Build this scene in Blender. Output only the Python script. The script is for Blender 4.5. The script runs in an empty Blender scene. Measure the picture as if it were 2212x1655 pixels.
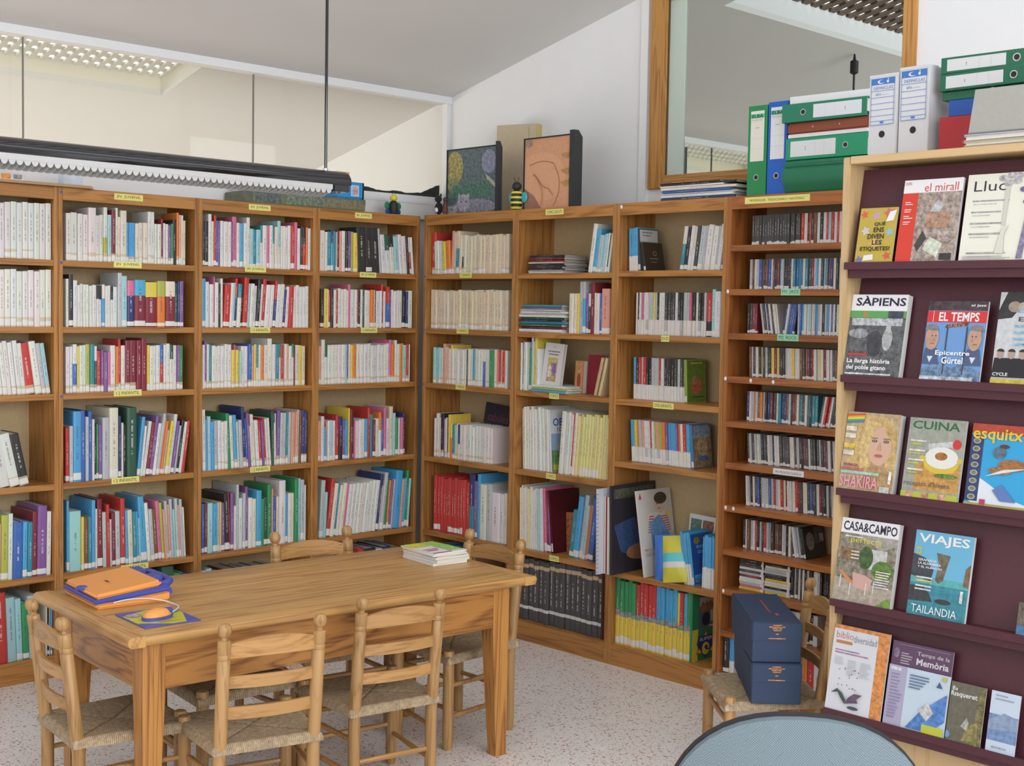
import bpy, bmesh, math, random
from mathutils import Vector, Matrix, Euler
R = math.radians
scene = bpy.context.scene
COL = scene.collection

# ------------------------------------------------------------------ camera
FPX, YAW, PITCH, ROLL = 2816.463, 0.770678, -0.056635, 0.017422
CAM = Vector((-4.44007, -5.32132, 1.61716))
FW = Vector((math.sin(YAW)*math.cos(PITCH), math.cos(YAW)*math.cos(PITCH), math.sin(PITCH)))
_r = Vector((math.cos(YAW), -math.sin(YAW), 0)); _u = _r.cross(FW)
RT = _r*math.cos(ROLL) + _u*math.sin(ROLL)
UP = -_r*math.sin(ROLL) + _u*math.cos(ROLL)
cam_data = bpy.data.cameras.new('camera'); cam = bpy.data.objects.new('camera', cam_data); COL.objects.link(cam)
cam_data.sensor_width = 36.0; cam_data.lens = FPX/2212*36; cam_data.clip_start = 0.05
M = Matrix((RT, UP, -FW)).transposed().to_4x4(); M.translation = CAM
cam.matrix_world = M
scene.camera = cam

# ------------------------------------------------------------------ world, window daylight, next-room fill, exposure
w = bpy.data.worlds.new('sky'); scene.world = w; w.use_nodes = True
bg = w.node_tree.nodes['Background']; bg.inputs[0].default_value = (0.86, 0.93, 1.0, 1); bg.inputs[1].default_value = 3.0
def area_light(name, loc, target, sx, sy, power, col=(1, 1, 1)):
    d = bpy.data.lights.new(name, 'AREA'); d.shape = 'RECTANGLE'; d.size = sx; d.size_y = sy; d.energy = power; d.color = col
    o = bpy.data.objects.new(name, d); COL.objects.link(o); o.location = loc
    o.rotation_euler = (Vector(target)-Vector(loc)).to_track_quat('-Z', 'Y').to_euler()
    return o
area_light('window_daylight_front', (-3.2, -8.05, 2.3), (-3.2, 0, 1.55), 6.0, 2.6, 272, (0.93, 0.97, 1.0))
area_light('window_daylight_side', (-6.85, -3.6, 2.1), (0, -3.2, 1.4), 4.6, 2.2, 52, (0.96, 0.98, 1.0))
area_light('skylight_daylight', (-1.9, -2.3, 3.62), (-1.9, -2.3, 0), 3.4, 1.7, 40, (0.93, 0.97, 1.0))
area_light('next_room_fill', (-2.4, 4.35, 1.0), (-1.5, 0.6, 2.3), 4.5, 1.3, 165, (1.0, 0.97, 0.92))  # added fill light, out of view, brightens the room behind the glass
vs = scene.view_settings
vs.view_transform = 'Standard'; vs.look = 'None'; vs.exposure = 0.0; vs.gamma = 1.0; vs.use_curve_mapping = False

# ------------------------------------------------------------------ pixel -> known plane helpers
def ray(x, y): return (FW + RT*((x-1106)/FPX) - UP*((y-827.5)/FPX)).normalized()
def hit(x, y, axis, v):
    d = ray(x, y); return CAM + d*((v-CAM[axis])/d[axis])
def pr(P):
    d = Vector(P)-CAM; k = d.dot(FW); return 1106+FPX*d.dot(RT)/k, 827.5-FPX*d.dot(UP)/k
def on_line(px, axis, v, z):
    """point at height z on the vertical plane axis=v that shows at image column px"""
    y = 800.0
    for _ in range(6):
        P = hit(px, y, axis, v); P.z = z; y = pr(P)[1]
    return P

# ------------------------------------------------------------------ materials
MATS = {}
def newmat(name):
    m = bpy.data.materials.new(name); m.use_nodes = True
    nt = m.node_tree; b = nt.nodes['Principled BSDF']; MATS[name] = m
    return m, nt, b, nt.nodes, nt.links
def plain(name, col, rough=0.5, metal=0.0, spec=None, noise=0.0, nscale=30, bump=0.0):
    if name in MATS: return MATS[name]
    m, nt, b, N, L = newmat(name)
    b.inputs['Base Color'].default_value = (*col, 1); b.inputs['Roughness'].default_value = rough; b.inputs['Metallic'].default_value = metal
    if noise or bump:
        tc = N.new('ShaderNodeTexCoord'); n = N.new('ShaderNodeTexNoise'); n.inputs['Scale'].default_value = nscale; n.inputs['Detail'].default_value = 5
        L.new(tc.outputs['Object'], n.inputs['Vector'])
        if noise:
            mx = N.new('ShaderNodeMix'); mx.data_type = 'RGBA'
            mx.inputs[6].default_value = (*[c*(1-noise) for c in col], 1); mx.inputs[7].default_value = (*[min(1, c*(1+noise)) for c in col], 1)
            L.new(n.outputs['Fac'], mx.inputs[0]); L.new(mx.outputs[2], b.inputs['Base Color'])
        if bump:
            bp = N.new('ShaderNodeBump'); bp.inputs['Strength'].default_value = bump; bp.inputs['Distance'].default_value = 0.002
            L.new(n.outputs['Fac'], bp.inputs['Height']); L.new(bp.outputs[0], b.inputs['Normal'])
    return m
def wood(name, light, dark, axis, rough=0.42, ring=3.0, streak=1.0, contrast=1.0):
    """long grain along the given local axis (0,1,2)"""
    m, nt, b, N, L = newmat(name)
    tc = N.new('ShaderNodeTexCoord'); oi = N.new('ShaderNodeObjectInfo')
    mul = N.new('ShaderNodeMath'); mul.operation = 'MULTIPLY'; mul.inputs[1].default_value = 37.0; L.new(oi.outputs['Random'], mul.inputs[0])
    add = N.new('ShaderNodeVectorMath'); add.operation = 'ADD'; L.new(tc.outputs['Object'], add.inputs[0]); L.new(mul.outputs[0], add.inputs[1])
    mp = N.new('ShaderNodeMapping'); s = [9.0*ring/3]*3; s[axis] = 0.7*streak; mp.inputs['Scale'].default_value = s; L.new(add.outputs[0], mp.inputs[0])
    n1 = N.new('ShaderNodeTexNoise'); n1.inputs['Scale'].default_value = 1.0; n1.inputs['Detail'].default_value = 3; n1.inputs['Distortion'].default_value = 0.6; L.new(mp.outputs[0], n1.inputs[0])
    fr = N.new('ShaderNodeMath'); fr.operation = 'MULTIPLY'; fr.inputs[1].default_value = 9.0; L.new(n1.outputs['Fac'], fr.inputs[0])
    sn = N.new('ShaderNodeMath'); sn.operation = 'PINGPONG'; sn.inputs[1].default_value = 0.5; L.new(fr.outputs[0], sn.inputs[0])
    mp2 = N.new('ShaderNodeMapping'); s = [160.0]*3; s[axis] = 3.0; mp2.inputs['Scale'].default_value = s; L.new(add.outputs[0], mp2.inputs[0])
    n2 = N.new('ShaderNodeTexNoise'); n2.inputs['Scale'].default_value = 1.0; n2.inputs['Detail'].default_value = 2; L.new(mp2.outputs[0], n2.inputs[0])
    ad = N.new('ShaderNodeMath'); ad.operation = 'MULTIPLY_ADD'; ad.inputs[1].default_value = 1.1*contrast; L.new(sn.outputs[0], ad.inputs[0]); L.new(n2.outputs['Fac'], ad.inputs[2])
    rp = N.new('ShaderNodeValToRGB'); e = rp.color_ramp.elements
    e[0].position = 0.38; e[0].color = (*dark, 1); e[1].position = 0.85; e[1].color = (*light, 1); L.new(ad.outputs[0], rp.inputs[0])
    hv = N.new('ShaderNodeHueSaturation'); mr = N.new('ShaderNodeMapRange'); mr.inputs[3].default_value = .88; mr.inputs[4].default_value = 1.10; L.new(oi.outputs['Random'], mr.inputs[0]); L.new(mr.outputs[0], hv.inputs['Value']); L.new(rp.outputs[0], hv.inputs['Color'])
    L.new(hv.outputs[0], b.inputs['Base Color']); b.inputs['Roughness'].default_value = rough
    bp = N.new('ShaderNodeBump'); bp.inputs['Strength'].default_value = 0.12; bp.inputs['Distance'].default_value = 0.001; L.new(n2.outputs['Fac'], bp.inputs['Height']); L.new(bp.outputs[0], b.inputs['Normal'])
    return m
SL, SD = (0.45, 0.205, 0.054), (0.27, 0.105, 0.024)
W_V = wood('shelf_wood_vertical', SL, SD, 2, 0.45)
W_H = wood('shelf_wood_horizontal', SL, SD, 0, 0.4)
CD_V = wood('red_shelf_wood_vertical', (0.37, 0.13, 0.03), (0.22, 0.065, 0.015), 2, 0.45)
CD_H = wood('red_shelf_wood_horizontal', (0.37, 0.13, 0.03), (0.22, 0.065, 0.015), 0, 0.4)
T_H = wood('table_pine_length', (0.55, 0.305, 0.10), (0.31, 0.135, 0.035), 0, 0.36, ring=3.5, contrast=1.0)
T_Y = wood('table_pine_cross', (0.52, 0.285, 0.095), (0.33, 0.145, 0.04), 1, 0.38)
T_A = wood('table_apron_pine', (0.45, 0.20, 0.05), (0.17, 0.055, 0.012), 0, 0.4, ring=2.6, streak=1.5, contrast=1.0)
T_V = wood('table_leg_pine', (0.48, 0.22, 0.055), (0.23, 0.08, 0.018), 2, 0.4, ring=6.0)
C_V = wood('chair_wood_vertical', (0.43, 0.245, 0.095), (0.27, 0.135, 0.045), 2, 0.42, contrast=1.2)
C_H = wood('chair_wood_slat', (0.47, 0.255, 0.09), (0.33, 0.16, 0.05), 0, 0.42, contrast=1.2)
R_B = wood('rack_beech', (0.60, 0.42, 0.22), (0.52, 0.35, 0.17), 2, 0.4, contrast=1.3)
F_V = wood('window_frame_pine_vertical', (0.55, 0.28, 0.08), (0.33, 0.13, 0.03), 2, 0.4, ring=5)
F_H = wood('window_frame_pine_horizontal', (0.55, 0.28, 0.08), (0.33, 0.13, 0.03), 1, 0.4, ring=5)
BACK = plain('back_panel_board', (0.50, 0.37, 0.20), 0.6, noise=0.12, nscale=60)
WALL = plain('white_plaster', (0.80, 0.81, 0.83), 0.85, noise=0.02, nscale=8, bump=0.12)
CEIL = plain('ceiling_paint', (0.72, 0.715, 0.71), 0.9, noise=0.02, nscale=5)
CREAM = plain('cream_plaster', (0.78, 0.75, 0.66), 0.9, noise=0.02, nscale=5)
WHITE = plain('white_plastic', (0.80, 0.81, 0.82), 0.45)
BLACK = plain('black_gloss', (0.006, 0.006, 0.008), 0.08); BLACK.node_tree.nodes['Principled BSDF'].inputs['IOR'].default_value = 1.7
BLACKM = plain('black_matt', (0.018, 0.018, 0.022), 0.6)
MAROON = plain('maroon_laminate', (0.075, 0.018, 0.028), 0.45, noise=0.12, nscale=90)
PAGES = plain('paper_block', (0.72, 0.70, 0.64), 0.8, noise=0.1, nscale=200)
METAL = plain('nickel_ring', (0.65, 0.65, 0.66), 0.25, metal=1.0)
DARK = plain('dark_hole', (0.02, 0.02, 0.02), 0.8)

def floor_mat():
    m, nt, b, N, L = newmat('terrazzo')
    tc = N.new('ShaderNodeTexCoord')
    base = (0.83, 0.77, 0.73)
    prev = None
    for i, (sc, thr, col) in enumerate(((58, 0.36, (0.46, 0.23, 0.17)), (90, 0.38, (0.50, 0.33, 0.24)), (60, 0.30, (0.85, 0.83, 0.8)), (140, 0.38, (0.28, 0.2, 0.18)))):
        v = N.new('ShaderNodeTexVoronoi'); v.inputs['Scale'].default_value = sc; L.new(tc.outputs['Object'], v.inputs['Vector'])
        sp = N.new('ShaderNodeSeparateColor'); L.new(v.outputs['Color'], sp.inputs[0])
        a = N.new('ShaderNodeMath'); a.operation = 'LESS_THAN'; a.inputs[1].default_value = thr*0.85; L.new(v.outputs['Distance'], a.inputs[0])
        c = N.new('ShaderNodeMath'); c.operation = 'LESS_THAN'; c.inputs[1].default_value = 0.30; L.new(sp.outputs[i % 3], c.inputs[0])
        mu = N.new('ShaderNodeMath'); mu.operation = 'MULTIPLY'; L.new(a.outputs[0], mu.inputs[0]); L.new(c.outputs[0], mu.inputs[1])
        mx = N.new('ShaderNodeMix'); mx.data_type = 'RGBA'; L.new(mu.outputs[0], mx.inputs[0]); mx.inputs[7].default_value = (*col, 1)
        if prev is None: mx.inputs[6].default_value = (*base, 1)
        else: L.new(prev, mx.inputs[6])
        prev = mx.outputs[2]
    L.new(prev, b.inputs['Base Color']); b.inputs['Roughness'].default_value = 0.32
    return m
FLOOR = floor_mat()
def glass_mat(name, tint, refl, rough=0.0, gcol=(1, 1, 1)):
    m, nt, b, N, L = newmat(name); N.remove(b)
    o = N['Material Output']; t = N.new('ShaderNodeBsdfTransparent'); g = N.new('ShaderNodeBsdfGlossy'); mx = N.new('ShaderNodeMixShader')
    t.inputs[0].default_value = (*tint, 1); g.inputs['Color'].default_value = (*gcol, 1); g.inputs['Roughness'].default_value = rough; mx.inputs[0].default_value = refl
    L.new(t.outputs[0], mx.inputs[1]); L.new(g.outputs[0], mx.inputs[2]); L.new(mx.outputs[0], o.inputs[0])
    return m
GLASS = glass_mat('partition_glass', (0.96, 0.95, 0.91), 0.012)
MIRROR = glass_mat('reflective_window_glass', (0.10, 0.11, 0.10), 0.86, 0.0, (0.80, 0.85, 0.81))

def book_mat(name, rough, text=True):
    """cover colour = object colour; custom properties c2 / split / sticker give the printed spine"""
    m, nt, b, N, L = newmat(name)
    tc = N.new('ShaderNodeTexCoord'); sx = N.new('ShaderNodeSeparateXYZ'); L.new(tc.outputs['Generated'], sx.inputs[0])
    oi = N.new('ShaderNodeObjectInfo')
    def attr(n):
        a = N.new('ShaderNodeAttribute'); a.attribute_type = 'OBJECT'; a.attribute_name = n; return a
    def math_(op, a, bb):
        n = N.new('ShaderNodeMath'); n.operation = op
        for i, q in enumerate((a, bb)):
            if isinstance(q, (int, float)): n.inputs[i].default_value = q
            else: L.new(q, n.inputs[i])
        return n.outputs[0]
    def mix(f, a, bb):
        n = N.new('ShaderNodeMix'); n.data_type = 'RGBA'; L.new(f, n.inputs[0])
        for i, q in ((6, a), (7, bb)):
            if isinstance(q, tuple): n.inputs[i].default_value = (*q, 1)
            else: L.new(q, n.inputs[i])
        return n.outputs[2]
    X, Y, Z = sx.outputs; rnd = oi.outputs['Random']
    col = mix(math_('GREATER_THAN', Z, attr('split').outputs['Fac']), oi.outputs['Color'], attr('c2').outputs['Color'])
    spine = math_('LESS_THAN', Y, 0.07)
    if text:
        cmb = N.new('ShaderNodeCombineXYZ'); L.new(math_('MULTIPLY', X, 1.5), cmb.inputs[0]); L.new(math_('MULTIPLY', rnd, 91.0), cmb.inputs[1]); L.new(math_('MULTIPLY', Z, 34.0), cmb.inputs[2])
        nz = N.new('ShaderNodeTexNoise'); nz.inputs['Scale'].default_value = 1.0; nz.inputs['Detail'].default_value = 1; L.new(cmb.outputs[0], nz.inputs['Vector'])
        t = math_('GREATER_THAN', nz.outputs['Fac'], 0.47)
        t = math_('MULTIPLY', t, math_('MULTIPLY', math_('GREATER_THAN', X, 0.41), math_('LESS_THAN', X, 0.59)))
        t = math_('MULTIPLY', t, math_('MULTIPLY', math_('GREATER_THAN', Z, 0.32), math_('LESS_THAN', Z, math_('ADD', 0.62, math_('MULTIPLY', rnd, 0.28)))))
        t = math_('MULTIPLY', math_('MULTIPLY', t, spine), 0.5)
        bw = N.new('ShaderNodeRGBToBW'); L.new(col, bw.inputs[0])
        ink = mix(math_('GREATER_THAN', bw.outputs[0], 0.22), (0.75, 0.73, 0.68), (0.07, 0.06, 0.07))
        col = mix(t, col, ink)
    st = attr('sticker').outputs['Fac']
    tape = math_('MULTIPLY', math_('MULTIPLY', math_('MULTIPLY', math_('GREATER_THAN', st, 1.5), math_('LESS_THAN', st, 2.5)), spine), math_('LESS_THAN', Z, 0.17))
    col = mix(math_('MULTIPLY', tape, 0.75), col, (0.62, 0.50, 0.33))
    s1 = math_('MULTIPLY', math_('MULTIPLY', math_('GREATER_THAN', st, 0.5), math_('LESS_THAN', st, 3.5)), spine)
    s1 = math_('MULTIPLY', s1, math_('MULTIPLY', math_('GREATER_THAN', Z, 0.025), math_('LESS_THAN', Z, math_('ADD', 0.09, math_('MULTIPLY', rnd, 0.06)))))
    col = mix(s1, col, (0.78, 0.77, 0.74))
    # picture strip (sticker 3) and white band with number square (sticker 4)
    def between(lo, hi): return math_('MULTIPLY', math_('GREATER_THAN', Z, lo), math_('LESS_THAN', Z, hi))
    on3 = math_('MULTIPLY', math_('GREATER_THAN', st, 2.5), math_('MULTIPLY', spine, math_('LESS_THAN', st, 3.5)))
    nz3 = N.new('ShaderNodeTexNoise'); nz3.inputs['Scale'].default_value = 55; L.new(tc.outputs['Object'], nz3.inputs['Vector'])
    cb3 = N.new('ShaderNodeCombineXYZ'); L.new(Z, cb3.inputs[2]); L.new(math_('MULTIPLY', rnd, 77.0), cb3.inputs[0]); nz3.inputs['Scale'].default_value = 40; L.new(cb3.outputs[0], nz3.inputs['Vector'])
    hs = N.new('ShaderNodeHueSaturation'); hs.inputs['Saturation'].default_value = 1.6; L.new(nz3.outputs['Color'], hs.inputs['Color']); hs.inputs['Value'].default_value = .6
    col = mix(math_('MULTIPLY', on3, between(.44, .52)), col, hs.outputs[0])
    on4 = math_('MULTIPLY', math_('GREATER_THAN', st, 3.5), spine)
    col = mix(math_('MULTIPLY', on4, between(.185, .235)), col, (.66, .65, .62))
    col = mix(math_('MULTIPLY', on4, between(.86, .92)), col, (.55, .40, .24))
    # worn, slightly mottled covers
    wn = N.new('ShaderNodeTexNoise'); wn.inputs['Scale'].default_value = 6; wn.inputs['Detail'].default_value = 4; L.new(tc.outputs['Generated'], wn.inputs['Vector'])
    col = mix(math_('MULTIPLY', wn.outputs['Fac'], .07), col, (.55, .52, .48))
    L.new(col, b.inputs['Base Color']); b.inputs['Roughness'].default_value = rough
    return m
BOOKM = book_mat('book_cover', 0.38)
CASEM = book_mat('plastic_case', 0.2)
def ink_mat():
    m, nt, b, N, L = newmat('printed_ink')
    a = N.new('ShaderNodeAttribute'); a.attribute_name = 'Col'
    tc = N.new('ShaderNodeTexCoord'); n = N.new('ShaderNodeTexNoise'); n.inputs['Scale'].default_value = 62; n.inputs['Detail'].default_value = 8; n.inputs['Roughness'].default_value = .65; L.new(tc.outputs['Object'], n.inputs['Vector'])
    rp = N.new('ShaderNodeMapRange'); rp.inputs[1].default_value = 0.32; rp.inputs[2].default_value = 0.68; rp.inputs[3].default_value = 0.25; rp.inputs[4].default_value = 1.8; L.new(n.outputs['Fac'], rp.inputs[0])
    mv = N.new('ShaderNodeVectorMath'); mv.operation = 'SCALE'; L.new(a.outputs['Color'], mv.inputs[0]); L.new(rp.outputs[0], mv.inputs['Scale'])
    mx = N.new('ShaderNodeMix'); mx.data_type = 'RGBA'; L.new(a.outputs['Alpha'], mx.inputs[0]); L.new(mv.outputs[0], mx.inputs[6]); L.new(a.outputs['Color'], mx.inputs[7])
    L.new(mx.outputs[2], b.inputs['Base Color']); b.inputs['Roughness'].default_value = 0.35
    return m
INK = ink_mat()

# ------------------------------------------------------------------ object helpers
def link(name, data, parent=None, loc=None, rot=None):
    o = bpy.data.objects.new(name, data); COL.objects.link(o)
    if parent: o.parent = parent
    if loc is not None: o.location = loc
    if rot is not None: o.rotation_euler = rot
    return o
def tag(o, label, cat, group=None):
    o['label'] = label; o['category'] = cat
    if group: o['group'] = group
    return o
def thing(name, label, cat, loc=(0, 0, 0), rotz=0.0, group=None):
    o = link(name, None, None, loc, (0, 0, rotz)); o.empty_display_size = 0.05
    return tag(o, label, cat, group)
class MB:
    def __init__(s): s.v = []; s.f = []; s.m = []
    def poly(s, vs, fs, mi=0):
        n = len(s.v); s.v += [tuple(v) for v in vs]; s.f += [tuple(i+n for i in f) for f in fs]; s.m += [mi]*len(fs); return s
    def box(s, x0, x1, y0, y1, z0, z1, mi=0, M=None):
        v = [Vector(p) for p in ((x0,y0,z0),(x1,y0,z0),(x1,y1,z0),(x0,y1,z0),(x0,y0,z1),(x1,y0,z1),(x1,y1,z1),(x0,y1,z1))]
        if M: v = [M @ p for p in v]
        return s.poly(v, ((0,3,2,1),(4,5,6,7),(0,1,5,4),(1,2,6,5),(2,3,7,6),(3,0,4,7)), mi)
    def tube(s, pts, rad, n=10, mi=0, cap=True):
        pts = [Vector(p) for p in pts]; rings = []
        if not hasattr(rad, '__len__'): rad = [rad]*len(pts)
        for i, p in enumerate(pts):
            d = (pts[min(i+1, len(pts)-1)]-pts[max(i-1, 0)]).normalized()
            a = d.cross(Vector((0, 0, 1)) if abs(d.z) < 0.9 else Vector((1, 0, 0))).normalized(); b = d.cross(a)
            rings.append([p+(a*math.cos(t)+b*math.sin(t))*rad[i] for t in (2*math.pi*k/n for k in range(n))])
        vs = [q for r_ in rings for q in r_]; fs = []
        for i in range(len(pts)-1):
            for k in range(n):
                fs.append((i*n+k, i*n+(k+1) % n, (i+1)*n+(k+1) % n, (i+1)*n+k))
        if cap: fs += [tuple(range(n-1, -1, -1)), tuple((len(pts)-1)*n+k for k in range(n))]
        return s.poly(vs, fs, mi)
    def lathe(s, prof, n=16, c=(0, 0, 0), mi=0, off=None):
        """prof: (radius, z); off(z) -> y shift"""
        vs = []; fs = []
        for r_, z in prof:
            oy = off(z) if off else 0
            vs += [(c[0]+r_*math.cos(2*math.pi*k/n), c[1]+oy+r_*math.sin(2*math.pi*k/n), c[2]+z) for k in range(n)]
        for i in range(len(prof)-1):
            for k in range(n): fs.append((i*n+k, i*n+(k+1) % n, (i+1)*n+(k+1) % n, (i+1)*n+k))
        fs += [tuple(range(n-1, -1, -1)), tuple((len(prof)-1)*n+k for k in range(n))]
        return s.poly(vs, fs, mi)
    def ball(s, c, rx, ry=None, rz=None, n=14, mi=0):
        ry = ry or rx; rz = rz or rx; h = n//2; vs = []; fs = []
        for i in range(h+1):
            t = math.pi*i/h
            vs += [(c[0]+rx*math.sin(t)*math.cos(2*math.pi*k/n), c[1]+ry*math.sin(t)*math.sin(2*math.pi*k/n), c[2]-rz*math.cos(t)) for k in range(n)]
        for i in range(h):
            for k in range(n): fs.append((i*n+k, i*n+(k+1) % n, (i+1)*n+(k+1) % n, (i+1)*n+k))
        return s.poly(vs, fs, mi)
    def prism(s, pts, d0, d1, axis=1, mi=0):
        """outline pts (a,b) extruded along axis from d0 to d1; axis 1: (x,z), axis 2: (x,y), axis 0: (y,z)"""
        def P(a, b, d): return {1: (a, d, b), 2: (a, b, d), 0: (d, a, b)}[axis]
        n = len(pts); vs = [P(a, b, d0) for a, b in pts]+[P(a, b, d1) for a, b in pts]
        fs = [tuple(range(n)), tuple(range(2*n-1, n-1, -1))]+[(i, i+n, (i+1) % n+n, (i+1) % n) for i in range(n)]
        return s.poly(vs, fs, mi)
    def mesh(s, name, mats, smooth=False, bevel=0.0, seg=2, fixn=True):
        me = bpy.data.meshes.new(name); me.from_pydata(s.v, [], s.f)
        for m in (mats if isinstance(mats, (list, tuple)) else [mats]): me.materials.append(m)
        me.polygons.foreach_set('material_index', s.m)
        bm = bmesh.new(); bm.from_mesh(me)
        if fixn: bmesh.ops.recalc_face_normals(bm, faces=bm.faces)
        if bevel: bmesh.ops.bevel(bm, geom=bm.edges[:], offset=bevel, segments=seg, affect='EDGES', clamp_overlap=True)
        bm.to_mesh(me); bm.free()
        if smooth:
            for p in me.polygons: p.use_smooth = True
            me.set_sharp_from_angle(angle=R(40))
        me.update()
        return me
    def build(s, name, mats, parent=None, loc=None, rot=None, smooth=False, bevel=0.0, seg=2, fixn=True):
        return link(name, s.mesh(name, mats, smooth, bevel, seg, fixn), parent, loc, rot)
def BX(name, mat, parent, x0, x1, y0, y1, z0, z1, bevel=0.0, seg=2):
    return MB().box(x0, x1, y0, y1, z0, z1).build(name, mat, parent, bevel=bevel, seg=seg)
def struct(o): o['kind'] = 'structure'; return o

_txt = {}
def text_geo(s, bold=False):
    key = (s, bold)
    if key in _txt: return _txt[key]
    cu = bpy.data.curves.new('t', 'FONT'); cu.body = s; cu.size = 1.0; cu.resolution_u = 2
    if bold: cu.offset = 0.022
    o = bpy.data.objects.new('t', cu); COL.objects.link(o)
    dg = bpy.context.evaluated_depsgraph_get(); dg.update()
    me = bpy.data.meshes.new_from_object(o.evaluated_get(dg))
    v = [(p.co.x, p.co.y) for p in me.vertices]; f = [tuple(p.vertices) for p in me.polygons]
    bpy.data.objects.remove(o); bpy.data.curves.remove(cu); bpy.data.meshes.remove(me)
    if not v: v = [(0, 0)]; f = []
    x0 = min(a for a, _ in v); x1 = max(a for a, _ in v); y0 = min(b for _, b in v); y1 = max(b for _, b in v)
    _txt[key] = (v, f, x0, x1, y0, y1); return _txt[key]
class Art:
    """flat printing on a face: coordinates 0..1 over (w,h); layers stand 0.15 mm apart towards local -y"""
    def __init__(s, w, h): s.w = w; s.h = h; s.v = []; s.f = []; s.c = []; s.k = 0
    def _add(s, pts, faces, col, grain):
        s.k += 1; n = len(s.v); y = -0.00015*s.k
        s.v += [(max(0, min(1, a))*s.w, y, max(0, min(1, b))*s.h) for a, b in pts]
        for f in faces: s.f.append(tuple(i+n for i in f)); s.c.append((*col, 1.0-grain))
        return s
    def rect(s, a0, b0, a1, b1, col, grain=0.0): return s._add(((a0, b0), (a1, b0), (a1, b1), (a0, b1)), ((0, 1, 2, 3),), col, grain)
    def poly(s, pts, col, grain=0.0): return s._add(pts, (tuple(range(len(pts))),), col, grain)
    def ell(s, a, b, ra, rb, col, grain=0.0, n=20, t0=0, t1=360):
        return s._add([(a+ra*math.cos(R(t0+(t1-t0)*i/n)), b+rb*math.sin(R(t0+(t1-t0)*i/n))) for i in range(n)], (tuple(range(n)),), col, grain)
    def text(s, t, a0, b0, a1, b1, col, bold=False):
        v, f, x0, x1, y0, y1 = text_geo(t, bold)
        return s._add([(a0+(x-x0)/(x1-x0+1e-9)*(a1-a0), b0+(y-y0)/(y1-y0+1e-9)*(b1-b0)) for x, y in v], f, col, 0)
    def lines(s, a0, b0, a1, n, lh, col, seed=0):
        rr = random.Random(seed)
        for i in range(n):
            y = b0-i*lh; s.rect(a0, y, a0+(a1-a0)*rr.uniform(0.55, 1.0), y+lh*0.45, col)
        return s
    def build(s, name, parent, loc=(0, 0, 0), rot=(0, 0, 0)):
        me = bpy.data.meshes.new(name); me.from_pydata(s.v, [], s.f); me.materials.append(INK)
        ca = me.color_attributes.new('Col', 'FLOAT_COLOR', 'CORNER'); i = 0
        for p, c in zip(me.polygons, s.c):
            for _ in range(p.loop_total): ca.data[i].color = c; i += 1
        me.update()
        return link(name, me, parent, loc, rot)

# ------------------------------------------------------------------ room shell
XB, YA = 0.46, 0.27
def cz(y): return 2.795+0.244*(YA-y)
struct(BX('floor', FLOOR, None, -7.0, 0.56, -8.2, 4.6, -0.06, 0.0))
mb = MB()
xs = [-7.0, -4.2, -3.0, -1.06, -0.02, 0.56]; ys = [-8.3, -3.3, -1.25, 0.36, 0.77, 4.7]
holes = {(1, 1), (2, 1), (3, 1), (2, 3)}
for i in range(5):
    for j in range(5):
        if (i, j) in holes: continue
        q = [(xs[i], ys[j]), (xs[i+1], ys[j]), (xs[i+1], ys[j+1]), (xs[i], ys[j+1])]
        mb.poly([(a, b, cz(b)) for a, b in q]+[(a, b, cz(b)+0.03) for a, b in q], ((0, 1, 2, 3), (7, 6, 5, 4), (0, 4, 5, 1), (1, 5, 6, 2), (2, 6, 7, 3), (3, 7, 4, 0)))
struct(mb.build('ceiling', CEIL))
def slab(mb, y0, y1, z0, z1=None, x0=XB, x1=XB+0.1):
    """wall piece; z1 None = up to the sloping ceiling"""
    a = z1 if z1 is not None else cz(y0)+0.01; b = z1 if z1 is not None else cz(y1)+0.01
    mb.poly([(x0, y0, z0), (x0, y1, z0), (x0, y1, b), (x0, y0, a), (x1, y0, z0), (x1, y1, z0), (x1, y1, b), (x1, y0, a)],
            ((0, 3, 2, 1), (4, 5, 6, 7), (0, 1, 5, 4), (1, 2, 6, 5), (2, 3, 7, 6), (3, 0, 4, 7)))
WY0, WY1, WZ0, WZ1 = -2.60, -1.21, 2.206, 3.125
mb = MB(); slab(mb, -8.2, WY0, 0); slab(mb, WY1, 4.6, 0); slab(mb, WY0, WY1, 0, WZ0); slab(mb, WY0, WY1, WZ1)
struct(mb.build('wall_right', WALL))
mb = MB(); slab(mb, -8.2, 4.6, 0, None, -7.1, -7.0); struct(mb.build('wall_left', WALL))
struct(BX('wall_back', WALL, None, -7.0, XB, YA, YA+0.10, 0, 2.235))
struct(BX('wall_front', WALL, None, -7.0, XB, -8.3, -8.2, 0, cz(-8.2)))
struct(BX('wall_far', CREAM, None, -7.0, XB, 4.6, 4.7, 0, cz(4.6)+0.3))
struct(BX('trim_1', WALL, None, -7.0, XB, YA-0.02, YA+0.06, 2.762, 2.805))
struct(BX('trim_2', WHITE, None, 0.435, XB, YA-0.01, YA+0.05, 2.235, 2.77))
struct(BX('trim_3', WALL, None, XB-0.014, XB, -1.19, -1.145, 0.0, 3.12))
# glass partition above the back bookcases
win1 = struct(link('window_1', None))
for a, b in ((-4.4, -3.155), (-3.151, -1.984), (-1.980, -0.811), (-0.807, 0.435)):
    BX('glass_pane', GLASS, win1, a, b, YA+0.03, YA+0.038, 2.236, 2.762)
for a in (-3.153, -1.982, -0.809):
    BX('pane_joint', plain('grey_silicone', (0.22, 0.21, 0.19), 0.6), win1, a-0.002, a+0.002, YA+0.028, YA+0.04, 2.236, 2.762)
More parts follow.
